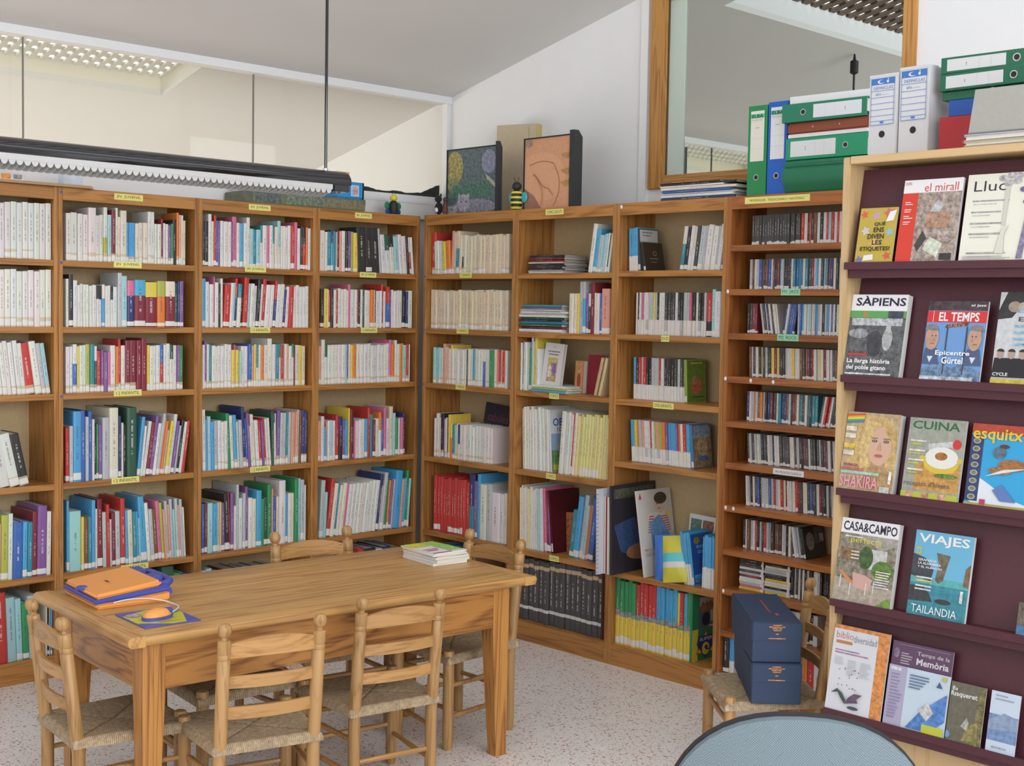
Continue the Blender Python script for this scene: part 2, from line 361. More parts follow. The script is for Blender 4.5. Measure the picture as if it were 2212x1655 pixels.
# dark ragged sealant along the foot of the glass
rr = random.Random(4); top = []; bot = []
for i in range(33):
    x = -0.22+0.0195*i; t = i/32
    top.append((x, 2.268+0.003*math.sin(i*0.5)+rr.uniform(-0.003, 0.003)+0.045*max(0, t-0.82)/0.18*(1 if i % 2 else 0.8)-0.02*math.sin(t*math.pi)))
    bot.append((x, 2.236-0.014*t))
mb = MB(); mb.prism(bot+top[::-1], YA+0.012, YA+0.027); o = mb.build('sealant_strip', plain('dark_sealant', (0.035, 0.04, 0.035), 0.9, noise=0.3, nscale=50), win1)
# wooden framed window in the right wall
win2 = struct(link('window_2', None))
BX('window_frame', F_V, win2, XB-0.022, XB+0.05, -1.305, WY1+0.002, WZ0-0.001, WZ1+0.03, 0.004)
BX('window_frame', F_V, win2, XB-0.022, XB+0.05, WY0-0.002, -2.545, WZ0-0.001, WZ1+0.03, 0.004)
BX('window_frame', F_H, win2, XB-0.021, XB+0.05, -2.545, -1.305, WZ0-0.001, 2.268, 0.004)
BX('window_frame', F_H, win2, XB-0.021, XB+0.05, -2.545, -1.305, WZ1-0.03, WZ1+0.029, 0.004)
BX('glass_pane', MIRROR, win2, XB+0.010, XB+0.016, -2.545, -1.305, 2.268, WZ1-0.03)
BX('glazing_bead', plain('bead_dark', (0.10, 0.06, 0.03), 0.5), win2, XB-0.004, XB+0.008, -1.311, -1.304, 2.268, WZ1-0.03)
BX('window_reveal', plain('pale_green_board', (0.55, 0.64, 0.58), 0.6), win2, XB+0.004, XB+0.009, -1.405, -1.311, 2.268, WZ1-0.03)
BX('backing', BLACKM, win2, XB+0.06, XB+0.07, -2.6, -1.21, WZ0, WZ1)
# skylights with pierced lattice
def skylight(n, x0, x1, y0, y1, up, px, py, wx, wy, mat, lining):
    root = struct(link('window_%d' % n, None))
    def P(x, y, h): return (x, y, cz(y)+h)
    t = 0.04
    for a0, a1, b0, b1 in ((x0-t, x0, y0-t, y1+t), (x1, x1+t, y0-t, y1+t), (x0, x1, y0-t, y0), (x0, x1, y1, y1+t)):
        q = [(a0, b0), (a1, b0), (a1, b1), (a0, b1)]
        MB().poly([P(a, b, 0.0302) for a, b in q]+[P(a, b, up+0.02) for a, b in q], ((0, 3, 2, 1), (4, 5, 6, 7), (0, 1, 5, 4), (1, 2, 6, 5), (2, 3, 7, 6), (3, 0, 4, 7))).build('shaft_lining', lining, root)
    k = math.atan(-0.244); ly = (y1-y0)/math.cos(k)
    m1 = MB().box(-wx/2, wx/2, 0, ly, 0, 0.012).mesh('lattice_slat', mat); m2 = MB().box(x0, x1, -wy/2, wy/2, 0.012, 0.024).mesh('lattice_slat', mat)
    c = int((x1-x0)/px)
    for i in range(c+1): link('lattice_slat', m1, root, P(x0+(x1-x0)*i/c, y0, up), (k, 0, 0))
    c = int((y1-y0)/py)
    for i in range(c+1): link('lattice_slat', m2, root, (0, y0+(y1-y0)*i/c, cz(y0+(y1-y0)*i/c)+up), (k, 0, 0))
skylight(3, -4.2, -0.02, -3.3, -1.25, 0.13, 0.088, 0.088, 0.050, 0.046, plain('brown_lattice', (0.16, 0.11, 0.08), 0.7), WALL)
skylight(4, -3.0, -1.06, 0.36, 0.77, 0.09, 0.056, 0.062, 0.026, 0.044, plain('grey_lattice', (0.78, 0.77, 0.72), 0.7), CREAM)

# frames of the daylight windows behind and beside the camera
for n, (ax, pos, c0, c1, z0, z1) in enumerate((('y', -8.2, -6.25, -0.15, 0.95, 3.62), ('x', -7.0, -5.95, -1.25, 0.95, 3.25))):
    wn_ = struct(link('window_%d' % (5+n), None)); f_ = .08
    for a0, a1, b0, b1 in ((c0-f_, c0, z0-f_, z1+f_), (c1, c1+f_, z0-f_, z1+f_), (c0, c1, z0-f_, z0), (c0, c1, z1, z1+f_)):
        if ax == 'y': BX('window_frame', F_V, wn_, a0, a1, pos, pos+.20, b0, b1)
        else: BX('window_frame', F_V, wn_, pos, pos+.20, a0, a1, b0, b1)
# ------------------------------------------------------------------ bookcases
SZ = [1.791, 1.508, 1.223, 0.837, 0.446, 0.095]          # shelf tops, last = bottom board
TOP = 2.10; DEP = 0.26; TH = 0.026
CASES = {}
YEL = plain('label_yellow', (0.80, 0.74, 0.22), 0.5); GRN = plain('label_green', (0.30, 0.66, 0.42), 0.5); WHT = plain('label_white', (0.78, 0.78, 0.80), 0.5)
DOT = plain('blue_dot', (0.04, 0.12, 0.5), 0.5)
def bookcase(key, label, origin, rotz, width, shelves, wv=W_V, wh=W_H, side=0.02):
    t = thing('bookcase', label, 'bookcase', origin, rotz, None)
    BX('side_panel', wv, t, 0.0005, side, 0, DEP, 0, TOP, 0.0015, 1); BX('side_panel', wv, t, width-side, width-0.0005, 0, DEP, 0, TOP, 0.0015, 1)
    BX('top_rail', wh, t, side, width-side, 0.001, 0.02, TOP-0.054, TOP-0.0005, 0.001, 1)
    BX('top_board', wh, t, side, width-side, 0.02, DEP-0.008, TOP-0.024, TOP-0.001)
    for z in shelves[:-1]: BX('shelf', wh, t, side, width-side, 0.001, DEP-0.008, z-TH, z, 0.0015, 1)
    z = shelves[-1]; BX('bottom_board', wh, t, side, width-side, 0.02, DEP-0.008, z-0.02, z)
    BX('plinth', wh, t, side, width-side, 0.001, 0.02, 0, z, 0.001, 1)
    BX('back_panel', BACK, t, side, width-side, DEP-0.008, DEP-0.001, 0.02, TOP-0.001)
    Mw = Matrix.Translation(origin) @ Matrix.Rotation(rotz, 4, 'Z')
    CASES[key] = dict(t=t, M=Mw, w=width, z=shelves, side=side, axis=1 if rotz == 0 else 0, o=origin)
    return t
def ucase(key, px, z, setback=0.0):
    """image column -> distance along the bookcase front"""
    c = CASES[key]; a = c['axis']; P = on_line(px, a, c['o'][a]+setback, z)
    return (c['M'].inverted() @ P).x
def label_strip(key, px, z, text, wpx, mat=YEL, h=0.027):
    c = CASES[key]; u = ucase(key, px, z); wd = wpx/520.0*1.05
    if key == 'A0': u = 0.30
    s = BX('shelf_label', mat, c['t'], -wd/2, wd/2, -0.001, 0.0, -h/2, h/2); s.location = (u, 0.0, z)
    Art(wd, h).text(text, 0.08, 0.24, 0.92, 0.76, (0.03, 0.03, 0.02), False).build('lettering', s, (-wd/2, -0.0011, -h/2))
AX = [-2.6345, -1.9635, -1.2926, -0.634, 0.0315]
an = ['pine bookcase under the lamp with a loose board on its top', 'pine bookcase with blue dots beside the lamp-side end bookcase', 'pine bookcase in the back row, second from the corner', 'pine bookcase at the corner end of the back row']
for i in range(4): bookcase('A%d' % i, an[i], (AX[i], 0, 0), 0.0, AX[i+1]-AX[i], SZ)
BYs = [-0.068, -0.7539, -1.4028, -2.019, -2.69]
SB3 = [1.797, 1.512, 1.22, 0.937, 0.433, 0.095]
SB4 = [1.898, 1.716, 1.533, 1.352, 1.166, 0.99, 0.81, 0.625, 0.456, 0.278, 0.095]
bn = ['pine bookcase at the corner end of the window wall row', 'pine bookcase of comics under the peach picture', 'pine bookcase of DVDs under the window edge', 'reddish bookcase full of CDs under the ring binders']
for i in range(4):
    bookcase('B%d' % (i+1), bn[i], (0, BYs[i], 0), -math.pi/2, BYs[i]-BYs[i+1], (SZ, SZ, SB3, SB4)[i], CD_V if i == 3 else W_V, CD_H if i == 3 else W_H)
J, I3, I2, I1 = 'JN  JUVENIL', 'I 3 INFANTIL', 'I 2 INFANTIL', 'I 1 INFANTIL'
HZ = TOP-0.022
for a in (('A1', 278, HZ, J, 68), ('A1', 276, SZ[0]-.008, J, 66), ('A1', 276, SZ[2]-.006, I2, 66), ('A1', 271, SZ[3]-.008, I2, 66), ('A1', 291, SZ[4]-.012, I1, 66), ('A0', 0, SZ[4]-.012, I1, 66),
          ('A2', 561, HZ, J, 60), ('A2', 552, SZ[0]-.006, J, 58), ('A2', 562, SZ[1]-.012, I3, 55), ('A2', 562, SZ[3]-.011, I2, 56),
          ('A3', 785, HZ, J, 53), ('A3', 795, SZ[0]-.012, J, 52), ('A3', 797, SZ[1]-.012, I3, 52),
          ('B1', 1006, SZ[0]-.006, I3, 44), ('B1', 999, SZ[1]-.006, I3, 44), ('B1', 995, SZ[2]-.007, I2, 37),
          ('B2', 1198, HZ, 'COMICS ADULTS', 58), ('B2', 1197, SZ[2]-.014, 'COMICS', 31), ('B2', 1190, SZ[3]-.012, 'COMICS', 31), ('B2', 1197, SZ[4]-.012, 'COMICS', 31),
          ('B3', 1437, SB3[1]-.012, 'DVD', 22), ('B3', 1433, SB3[2]-.014, 'DVD INFANTIL', 57),
          ('B4', 1678, HZ, 'M0 MÚSIQUES   TRADICIONALS I  NACIONALS', 154)):
    label_strip(*a)
label_strip('B4', 1708, SB4[1]-.011, 'M1  JAZZ', 45, GRN); label_strip('B4', 1702, SB4[2]-.011, 'M2  ROCK', 50, GRN); label_strip('B4', 1703, SB4[5]-.011, 'M3 MÚSICA CLÀSICA', 72, WHT, 0.024)
dm = MB(); dm.prism([(0.006*math.cos(k*math.pi/6), 0.006*math.sin(k*math.pi/6)) for k in range(12)], -0.001, 0.0); dm = dm.mesh('dot_sticker', DOT)
for k, u, zz in (('A1', 0.012, HZ), ('A1', 0.012, SZ[0]-.01), ('A1', 0.012, SZ[2]-.012), ('B1', 0.012, SZ[0]-.01), ('B1', 0.012, SZ[1]-.008), ('B1', 0.012, SZ[2]-.008)):
    link('dot_sticker', dm, CASES[k]['t'], (u, 0, zz))
wd = MB().ball((0, 0, 0), 0.007, 0.003, 0.009, 8).mesh('wall_plug', WHITE)
for k, u, zz in (('B3', 0.03, HZ+.005), ('B4', 0.012, SB4[1]-.01), ('B4', 0.012, SB4[3]-.01), ('B4', 0.14, SB4[3]-.012), ('B4', 0.03, SB4[6]-.01), ('B4', 0.07, SB4[6]-.01), ('B4', 0.03, SB4[8]-.01), ('B4', 0.25, SB4[3]-.012)):
    link('screw_cap', wd, CASES[k]['t'], (u, 0, zz))

# ------------------------------------------------------------------ books, DVDs and CDs
PAL = {'w': ((.74, .73, .70), 'white'), 'c': ((.76, .70, .58), 'cream'), 'i': ((.72, .62, .46), 'yellowed ivory'), 'k': ((.02, .02, .022), 'black'), 's': ((.50, .53, .55), 'silver grey'),
       'r': ((.55, .035, .03), 'red'), 'm': ((.22, .015, .035), 'maroon'), 'p': ((.68, .16, .30), 'pink'), 'o': ((.78, .22, .03), 'orange'), 'y': ((.78, .60, .08), 'yellow'),
       'l': ((.42, .48, .08), 'lime green'), 'e': ((.03, .28, .10), 'green'), 'd': ((.02, .10, .06), 'dark green'), 't': ((.03, .26, .33), 'teal'), 'a': ((.35, .62, .66), 'pale aqua'),
       'b': ((.04, .14, .48), 'blue'), 'n': ((.02, .035, .16), 'navy'), 'u': ((.07, .38, .68), 'sky blue'), 'v': ((.22, .10, .32), 'violet'), 'z': ((.20, .085, .035), 'brown'), 'q': ((.75, .36, .26), 'salmon'),
       'h': ((.76, .69, .30), 'pale yellow'), 'g': ((.06, .058, .06), 'charcoal')}
CASEWORD = {'A0': 'the lamp-end bookcase', 'A1': 'the blue-dotted back bookcase', 'A2': 'back bookcase second from corner', 'A3': 'the back-row corner bookcase', 'B1': 'the window-row corner bookcase',
            'B2': 'the comics bookcase', 'B3': 'the DVD bookcase', 'B4': 'the CD bookcase'}
def shelfword(k, i):
    n = len(CASES[k]['z'])
    return 'bottom' if i == n-1 else ('top', 'second', 'third', 'fourth', 'fifth', 'sixth', 'seventh', 'eighth', 'ninth', 'tenth')[i]
def m_book():
    mb = MB(); b = .10
    # boards + rounded spine as one U profile (x,y), page block set in
    out = [(0, 1), (0, .03), (.06, .008), (.25, 0), (.75, 0), (.94, .008), (1, .03), (1, 1)]; inn = [(1-b, 1), (1-b, .05), (b, .05), (b, 1)]
    pts = out+inn; n = len(pts)
    vs = [(x, y, 0) for x, y in pts]+[(x, y, 1) for x, y in pts]
    quads = [(0, 1, 10, 11), (1, 2, 10), (2, 3, 10), (3, 4, 9, 10), (4, 5, 9), (5, 6, 9), (6, 7, 8, 9)]
    mb.poly(vs, [tuple(q) for q in quads]+[tuple(i+n for i in reversed(q)) for q in quads]+[(i, (i+1) % n, (i+1) % n+n, i+n) for i in range(n)])
    mb.box(b, 1-b, .05, .985, .012, .988, 1)
    return mb.mesh('book', [BOOKM, PAGES])
def m_case(groove, spine_in):
    """plastic case: lid and tray halves with a groove between, rounded spine"""
    mb = MB(); mb.box(0, .46, spine_in, 1, 0, 1); mb.box(.54, 1, spine_in, 1, 0, 1); mb.box(.04, .96, 0, .97, groove, 1-groove)
    return mb.mesh('case', [CASEM])
BOOK = m_book(); DVDC = m_case(.004, .02); CDC = m_case(.012, .004)
KIND = {'paperback': (BOOK, 'book', 'paperback'), 'youth_novel': (BOOK, 'book', 'youth novel'), 'picture_book': (BOOK, 'book', 'picture book'), 'comic_album': (BOOK, 'book', 'comic album'), 'encyclopedia_volume': (BOOK, 'book', 'encyclopedia volume'),
        'dvd_case': (DVDC, 'DVD', 'DVD case'), 'cd_case': (CDC, 'CD', 'CD case')}
rnd = random.Random(11)
def put_book(kind, Mw, dims, cols, label, group, split=2.0, sticker=0, jit=0.06):
    me, cat, _ = KIND[kind]
    o = link(kind, me); loc, q, s = Mw.decompose(); o.location = loc; o.rotation_euler = q.to_euler(); o.scale = dims
    f = lambda c: tuple(max(0, min(1, x*(1+rnd.uniform(-jit, jit)))) for x in c)
    o.color = (*f(PAL[cols[0]][0]), 1); o['c2'] = f(PAL[cols[-1]][0]); o['split'] = float(split); o['sticker'] = float(sticker)
    return tag(o, label, cat, group)
def colword(cols): return PAL[cols[0]][1] if len(set(cols)) == 1 else PAL[cols[0]][1].split()[-1]+' and '+PAL[cols[1]][1].split()[-1]
def parse(spec):
    out = []; lean = 0.0
    for t in spec.split():
        if t.startswith('('):
            a, t = t[1:].split(')'); lean = float(a)
            if not t: continue
        n = 1
        if '*' in t: t, n = t.split('*'); n = int(n)
        h = 1.0
        while t[-1] in '+-': h *= 1.13 if t[-1] == '+' else 0.88; t = t[:-1]
        i = 0
        while not t[i].isdigit(): i += 1
        for _ in range(n): out.append((t[:i].split('|'), float(t[i:]), h, lean))
    return out
def row(key, si, pxl, pxr, h, dep, kind, spec, setback=0.02, sticker=1, split=None, jit=.03):
    c = CASES[key]; z = c['z'][si]; items = parse(spec)
    if kind == 'picture_book' and key in ('A1', 'A2', 'A3') and si in (3, 4):
        r2 = random.Random(si*7+ord(key[1])); out = []
        for cols, t, hf, a in items:                       # thin albums stand between the thicker ones
            if t >= 4 and r2.random() < .55: out += [(cols, t*.6, hf, a), ([r2.choice('wcasuwq')], t*.4, hf*r2.choice((.84, .92, .78)), a)]
            else: out.append((cols, t, hf, a))
        items = out
    ul = pxl if pxl < 1.5 and isinstance(pxl, float) else ucase(key, pxl, z, setback)
    ur = pxr if pxr < 1.5 and isinstance(pxr, float) else ucase(key, pxr, z, setback)
    lo, hi = c['side']+.0015, c['w']-c['side']-.0015
    # keep leaning ends inside the sides
    th0 = R(items[0][3]); th1 = R(items[-1][3])
    ul = max(ul, lo+(h*items[0][2]*math.sin(-th0) if th0 < 0 else 0)); ur = min(ur, hi-(h*items[-1][2]*math.sin(th1)*1.02 if th1 > 0 else 0))
    tot = sum(t/math.cos(R(a)) for _, t, _, a in items); k = (ur-ul)/tot
    u = ul; sw = shelfword(key, si); kw = KIND[kind][2]
    prev = 0.0
    for cols, t, hf, a in items:
        th = R(a); wd = t*k-.0004; hh = h*hf*(1+rnd.uniform(-jit, jit)); d = min(dep*(1+rnd.uniform(-.05, .05)), DEP-.012-setback)
        hh = min(hh, {0: .248}.get(si, .27) if kind in ('paperback', 'youth_novel') else .37)
        if prev < 0 and a > prev: u += 0.0
        sp = 2.0 if len(cols) == 1 else (split or rnd.choice((.45, .6, .68)))
        piv = u+(wd/math.cos(th) if a > 0 else 0)
        Mw = c['M'] @ Matrix.Translation((piv, setback+rnd.uniform(-.004, .006), z)) @ Matrix.Rotation(th, 4, 'Y') @ Matrix.Translation((-wd if a > 0 else 0, 0, 0))
        st = sticker if rnd.random() < .8 or sticker > 2 else 0
        cw = colword(cols)
        tall = ' tall' if hf > 1.05 else ''
        put_book(kind, Mw, (wd, d, hh), cols, f'{cw}{tall} {kw} on the {sw} shelf of {CASEWORD[key]}', f'{cw}{tall} {kw}s, {sw} shelf, {CASEWORD[key]}', sp, st)
        u += t*k/math.cos(th); prev = a
Y_ = 'youth_novel'
P_, B_, C_, E_ = 'paperback', 'picture_book', 'comic_album', 'encyclopedia_volume'
# lamp-end bookcase (only its near half is in view)
row('A0', 0, 0.10, 112, .232, .145, Y_, 'w3*22', sticker=2); row('A0', 1, 0.10, 112, .235, .145, Y_, 'w3*22', sticker=2)
row('A0', 2, 0.10, 111, .222, .15, P_, '(-3)w3 r3 m2 w3 (-5)d3 u2+ b4 s2+ (-6)r3 c2 w2*9 (-8)r4 w3 s2 a2', sticker=2)
row('A0', 3, 0.10, 66, .225, .16, P_, '(-5)a3 w3 k2 w3 (-8)s2 w3 (-10)a3 w2 w2 w3 (-12)w3 k3', sticker=2)
row('A0', 4, 0.06, 126, .27, .21, B_, 'm3 i2 z3- y2- k3 s2 a3 u4 (1)n2+ w3 s4+ w2 q2- l3 w2 b4- u2- t2- m2 v4+ w2')
row('A0', 5, 0.12, 84, .27, .21, B_, '(-9)u3- b3- e2- m3 r2 b3- k2 (-2)m3+ r4+ a3 a2 e2- s3'); row('A0', 5, 101, 129, .22, .2, B_, 'c3 k3 i3 u4')
# blue-dotted back bookcase
row('A1', 0, 142, 402, .206, .15, Y_, 'w4 w5 w4 w4 w6+ w3 c3 l|w3+ a3 m3+ w2+ c2 c5+ u2- u2- u3- c3- c3- c4- w3+ w3+ w2- w3- m2 w2- w2- v2- e2- k3 o2+ q2+ w2+ i2', sticker=2)
row('A1', 1, 142, 398, .205, .17, Y_, 'w2 k3+ w3 w2- w2- w2- w2- w2- w3- w|k2- w|k2- u|w2- w2- w2- w|k2- w3- s3+ a4+ n|p5 m|u8 m|y9 o|l6 m|c7 d2 n2 v3', sticker=1, split=.67)
row('A1', 2, 142, 396, .205, .15, P_, 'w3 w2 b|w3 y2 w3 w2 l3 t3 d|w2 r3- v2- v3- p2- w4 o2 r2+ w3 m4+ m5+ m4+ m4+ y2 w3 w2 w3 r|b3 w2 w3 w|d3 w3 v2 e3', sticker=2)
row('A1', 3, 143, 412, .275, .21, B_, 'r3- s3- u7+ b6+ b5+ k2- e2- v3- s6 c8+ n4 k3- d9+ (6)u5 (8)w3- m3- v3 w3- s4 o4- y3- w3 v4- k3- w3- r3-')
row('A1', 4, 145, 402, .27, .21, B_, 'u2+ a9 y2- z3- t3- u5+ (-1)m4+ s3- r4 m3- s4- r6+ (-2)i4- t3- u4- (-4)u5+ w3 s3- z3- p3 l4 (-3)s4 s4 s4 s4')
row('A1', 5, 0.33, 0.63, .27, .21, B_, 'k8+ z6 c5+ w4 d8+ e5 n4')
# second from the corner
row('A2', 0, 437, 672, .208, .15, Y_, 'k2 k3 w3+ c2 r2+ b2 v2 w3 w4 w3 v1 p4+ w3 u3 w3 w3+ a3- t3- a4- w|t2 w4 p2 w3 w|t2 c3 w|a3+ w2 w2 w3 w3 r3 p3+ w3 k2 r|k3 o2 w3')
row('A2', 1, 437, 668, .205, .15, Y_, 'u3+ w3 w3 p1+ w3 k2 w2+ (3)r5 w2 a2 n|r2+ w|t3 k2 r4+ a2 w3 s2 (4)k3+ w2 r3+ w4 w3 n|r2+ w4 w3 n2- w3 (2)r4 (0)w3 w3 w3 w3 w3')
row('A2', 2, 437, 660, .2, .15, P_, 'w2 v2+ w2 t2 w3 c2 w3 w3 w3 w3 y3- p1 y3- a2- w3 w3 b3 q2 y2 w|t2 w2 o3 w4 w4+ w3 t3 w|e2 r3 w2 q2 w3 w|e2 m1 i4 y3 i3', sticker=2)
row('A2', 3, 437, 664, .26, .2, B_, '(-1)c5+ a3 u3- s3- w3- w3- w3- (-3)e3 c3 u5 s3- n3+ (-4)b2- v4 c3 w3- r3- v2- r2- w2- w2- (-1)d4 w1 (1)v3 s3 s3 t2 s3 q2 q2 q2 s2 z2 n3 n3', sticker=2)
row('A2', 4, 437, 660, .27, .21, B_, 'b2- m2- a4- u3- s2- y1- v3- (-2)k3 r1 (0)v4 s2+ w3- s2 v2+ w3- c3- u4 e2- d3- e3+ q1 b3- i2- w5+ u2- c3- c2- e3+ a2+ s3+ w1')
row('A2', 5, 0.03, 0.09, .27, .21, B_, 's3 a3'); row('A2', 5, 0.12, 0.5, .24, .21, B_, 'k6 z6 w4 n5 d6 c4')
# corner end of the back row
row('A3', 0, 692, 895, .2, .155, Y_, 'w4 w2 t3 u|n2 t2 s1 m2 q2 w3 k2 v3 l2 y4 (-3)k7+ k5+ k7+ (-5)s2+ w4 w|d4 w|k4 a4 w3 w4 k2 r|w2 w2')
row('A3', 1, 692, 890, .195, .15, Y_, 'k3 y3 w1 r2 k2 w2 r2 w3 w2 c2 w2 p2+ w3 w2 r1 k2 w2 d2 w3 w2 o3 w1 k1 w3 w2 r2+ w2 b|r3+ v2 w2 w3 w2 w3 k3 n2 w4')
row('A3', 2, 690, 885, .198, .15, P_, 'q2 w3+ w|d2 w3*5 a2 v1 c2 y2 o3 w3*9 w2 p2+ o3 w2+ w3 o2 y1 a3 r2 w1', sticker=2)
row('A3', 3, 688, 876, .225, .19, B_, 'q2- w4 q1- w2- a2- w2- r2 k|n3 v2- u3- y1+ m2+ k1 p1- w3- w3- w2- u2- r2+ t2 m2- w3- w|o2 b2- p2+ w3- i3+ a2 e2- w2- p2- n2', split=.6)
row('A3', 4, 690, 900, .265, .21, B_, '(3)s6+ (7)r3+ c3 t2 c3 c3 p2 w3*9 n4+ s3+ (5)e3 o2 v2 i2 u6+ q3 u2 (4)e4+')
row('A3', 5, 0.30, 0.56, .26, .21, B_, 'r4 k9 w5 n7 z6')
# corner end of the window wall row
row('B1', 0, 924, 1097, .195, .14, P_, '(-1)r4+ (-3)w2- w2- w2- w2- (-4)y3- o4- (2)q2+ w3+ t|i3+ i2 k|w2 c2 (0)i3*13', .03, sticker=2)
row('B1', 1, 930, 1097, .2, .14, P_, 'i3*25', .03, sticker=2)
row('B1', 2, 935, 1095, .185, .14, P_, 'a2 a2 a2 c2 q2+ w2 q1 w2 y1+ w2*6 k1 c2 c2 u2 c2 w2 w2 b|w2 c2 w2 e3 c2 q2 r1 q2 r2 w2', .03, sticker=2)
row('B1', 3, 936, 1062, .205, .15, P_, 'w2 w3+ c2 k3+ v1 w2 w1 k2 y2+ o|y2- t2- a2- c2- c|n2- w3-*11', .03, sticker=2)
row('B1', 4, 936, 1092, .285, .2, E_, 'r3*12 t|n5+ v3 u3+ c6 s5 w8- w4- c3-', .03, split=.5)
row('B1', 5, 0.06, 0.40, .27, .21, E_, 'w4 b5 b5 n4 w3 c4 z5', .03)
# comics bookcase
row('B2', 0, 1268, 1316, .2, .16, P_, '(8)w4+ u4 s2- a2- s2- a2- w2- k1- w2-', .03)
row('B2', 1, 1229, 1316, .215, .16, P_, 'c3- c2- y2- s3+ u|s2+ v2- k|c2- m3+ c1- w2- b2- q6', .03)
row('B2', 2, 1112, 1163, .235, .17, P_, 'w2 u|v2 w4 s2 e2- w2+ s2 y3+ w3-', .03)
row('B2', 3, 1118, 1187, .30, .2, C_, '(-2)w3*7 (-3)w3*4', .04); row('B2', 3, 1206, 1314, .292, .2, C_, '(4)w3 w2 w2 w2 r1 c2 h2*13', .04)
row('B2', 4, 1112, 1172, .30, .2, C_, '(-1)c2*4 w2 h2 w2 (-2)c2 w2*3 a2 w2 w2', .04); row('B2', 4, 1176, 1189, .30, .2, C_, '(-4)p3 m2 v2', .04)
row('B2', 4, 1226, 1293, .265, .2, C_, '(7)t4- u4+ s3+ s2 o2 b4+ k3 z2', .04)
row('B2', 5, 1117, 1300, .31, .2, E_, 'g5*16', .03, sticker=4)
# DVD bookcase
row('B3', 0, 1358, 1378, .19, .135, 'dvd_case', '(-2)w|u4 w|u3', .05, split=.35); row('B3', 0, 1468, 1562, .19, .135, 'dvd_case', '(7)t|w3 k3 w3 w|i2 g3 s4 s3 w4 w4 s2 w3 v3', .05)
def mixrow(key, si, pxl, pxr, h, dep, kind, pool, n, setback, lean=0, seed=0, tail=''):
    r_ = random.Random(seed); s = '(%g)' % lean
    for i in range(n):
        a = r_.choice(pool); b = r_.choice('wwwsc'); s += ('%s%g ' % (a if kind == 'cd_case' else b+'|'+a, r_.choice((2, 2, 2, 2.4, 1.7))))
    row(key, si, pxl, pxr, h, dep, kind, s+tail, setback, sticker=1, split=.36, jit=.004)
mixrow('B3', 1, 1372, 1536, .19, .135, 'dvd_case', 'gkkwwsswkpygks', 30, .07, 0, 3, 'k|r5'); row('B3', 1, 1537, 1565, .2, .15, 'dvd_case', 'a3 w5 w4', .05)
mixrow('B3', 2, 1368, 1478, .19, .135, 'dvd_case', 'wwskgwsrkuwk', 20, .07, -1, 5, '')
mixrow('B3', 3, 1366, 1492, .19, .135, 'dvd_case', 'royuetqwpvulsr', 21, .06, -4, 8, 'w|u3')
row('B3', 4, 1514, 1549, .225, .15, P_, 'w|u2*9', .03, split=.4); row('B3', 4, 1478, 1496, .225, .15, P_, '(-8)w|u2*6', .03, split=.4)
row('B3', 5, 1322, 1492, .30, .19, C_, 'y|e5*5 y|r5*5 y|u5*5 y|y3 y|r4 y|u4 y|e6', .03, sticker=3, split=.47)
# CD bookcase
CDS = [('gggggggggggg', 1620, 1700), ('kgswbmtnczrkws', 1618, 1816), ('bnuwgs', 0, 0), ('gkswcmzwgyrk', 1618, 1812), ('gksnbtzkmw', 1612, 1770), ('kggswkcgw', 1614, 1804), ('gkwsrmckws', 1610, 1800), ('wgkrzcswkg', 1604, 1706)]
CH, CDD, CS = .125, .142, .07
row('B4', 0, 1622, 1728, CH, CDD, 'cd_case', 'g3*19', CS, jit=.004); mixrow('B4', 0, 1729, 1818, CH, CDD, 'cd_case', 'rwrkszwaswc', 15, CS, 0, 21)
mixrow('B4', 1, 1619, 1816, CH, CDD, 'cd_case', 'kgswbmtnczkwsu', 38, CS, 0, 22)
row('B4', 2, 1615, 1636, CH, CDD, 'cd_case', 'k2 g2 m3 m2', CS, jit=.004); mixrow('B4', 2, 1648, 1684, CH, CDD, 'cd_case', 'wnswgm', 8, CS, -9, 23)
row('B4', 2, 1690, 1714, CH, CDD, 'cd_case', '(8)n2 w2 b3 b2 n2', CS, jit=.004); mixrow('B4', 2, 1722, 1812, CH, CDD, 'cd_case', 'wsubwkswaw', 19, CS, 0, 24)
mixrow('B4', 3, 1618, 1812, CH, CDD, 'cd_case', 'gkswcmzwgyrkg', 38, CS, -2, 25)
mixrow('B4', 4, 1612, 1766, CH, CDD, 'cd_case', 'gksnbtzkmwo', 30, CS, 0, 26); mixrow('B4', 4, 1768, 1806, CH, CDD, 'cd_case', 'kwrgs', 8, CS, 9, 27)
mixrow('B4', 5, 1616, 1806, CH, CDD, 'cd_case', 'kggswkcgwsm', 37, CS, -4, 28)
mixrow('B4', 6, 1611, 1800, CH, CDD, 'cd_case', 'gkwsrmckwsb', 37, CS, -3, 29)
mixrow('B4', 7, 1604, 1708, CH, CDD, 'cd_case', 'wgkrzcswkgs', 20, CS, -1, 30); mixrow('B4', 7, 1712, 1736, CH, CDD, 'cd_case', 'gskw', 5, CS, -10, 31)
mixrow('B4', 8, 1704, 1798, CH, CDD, 'cd_case', 'wkwskgwk', 20, CS, 0, 32)
row('B4', 9, 0.20, 0.45, CH, CDD, 'cd_case', 'k2 w2 g2 w2 k2 k2 s2 w2 k2 g2 k2 w2', CS, jit=.004)
row('B4', 10, 0.022, 0.075, .16, .16, P_, 'k5 w|u4', .02, split=.35)
row('B4', 10, 0.34, 0.56, .145, .16, P_, 'k3 z3 o2 r3 w3 k4 g3', .04)

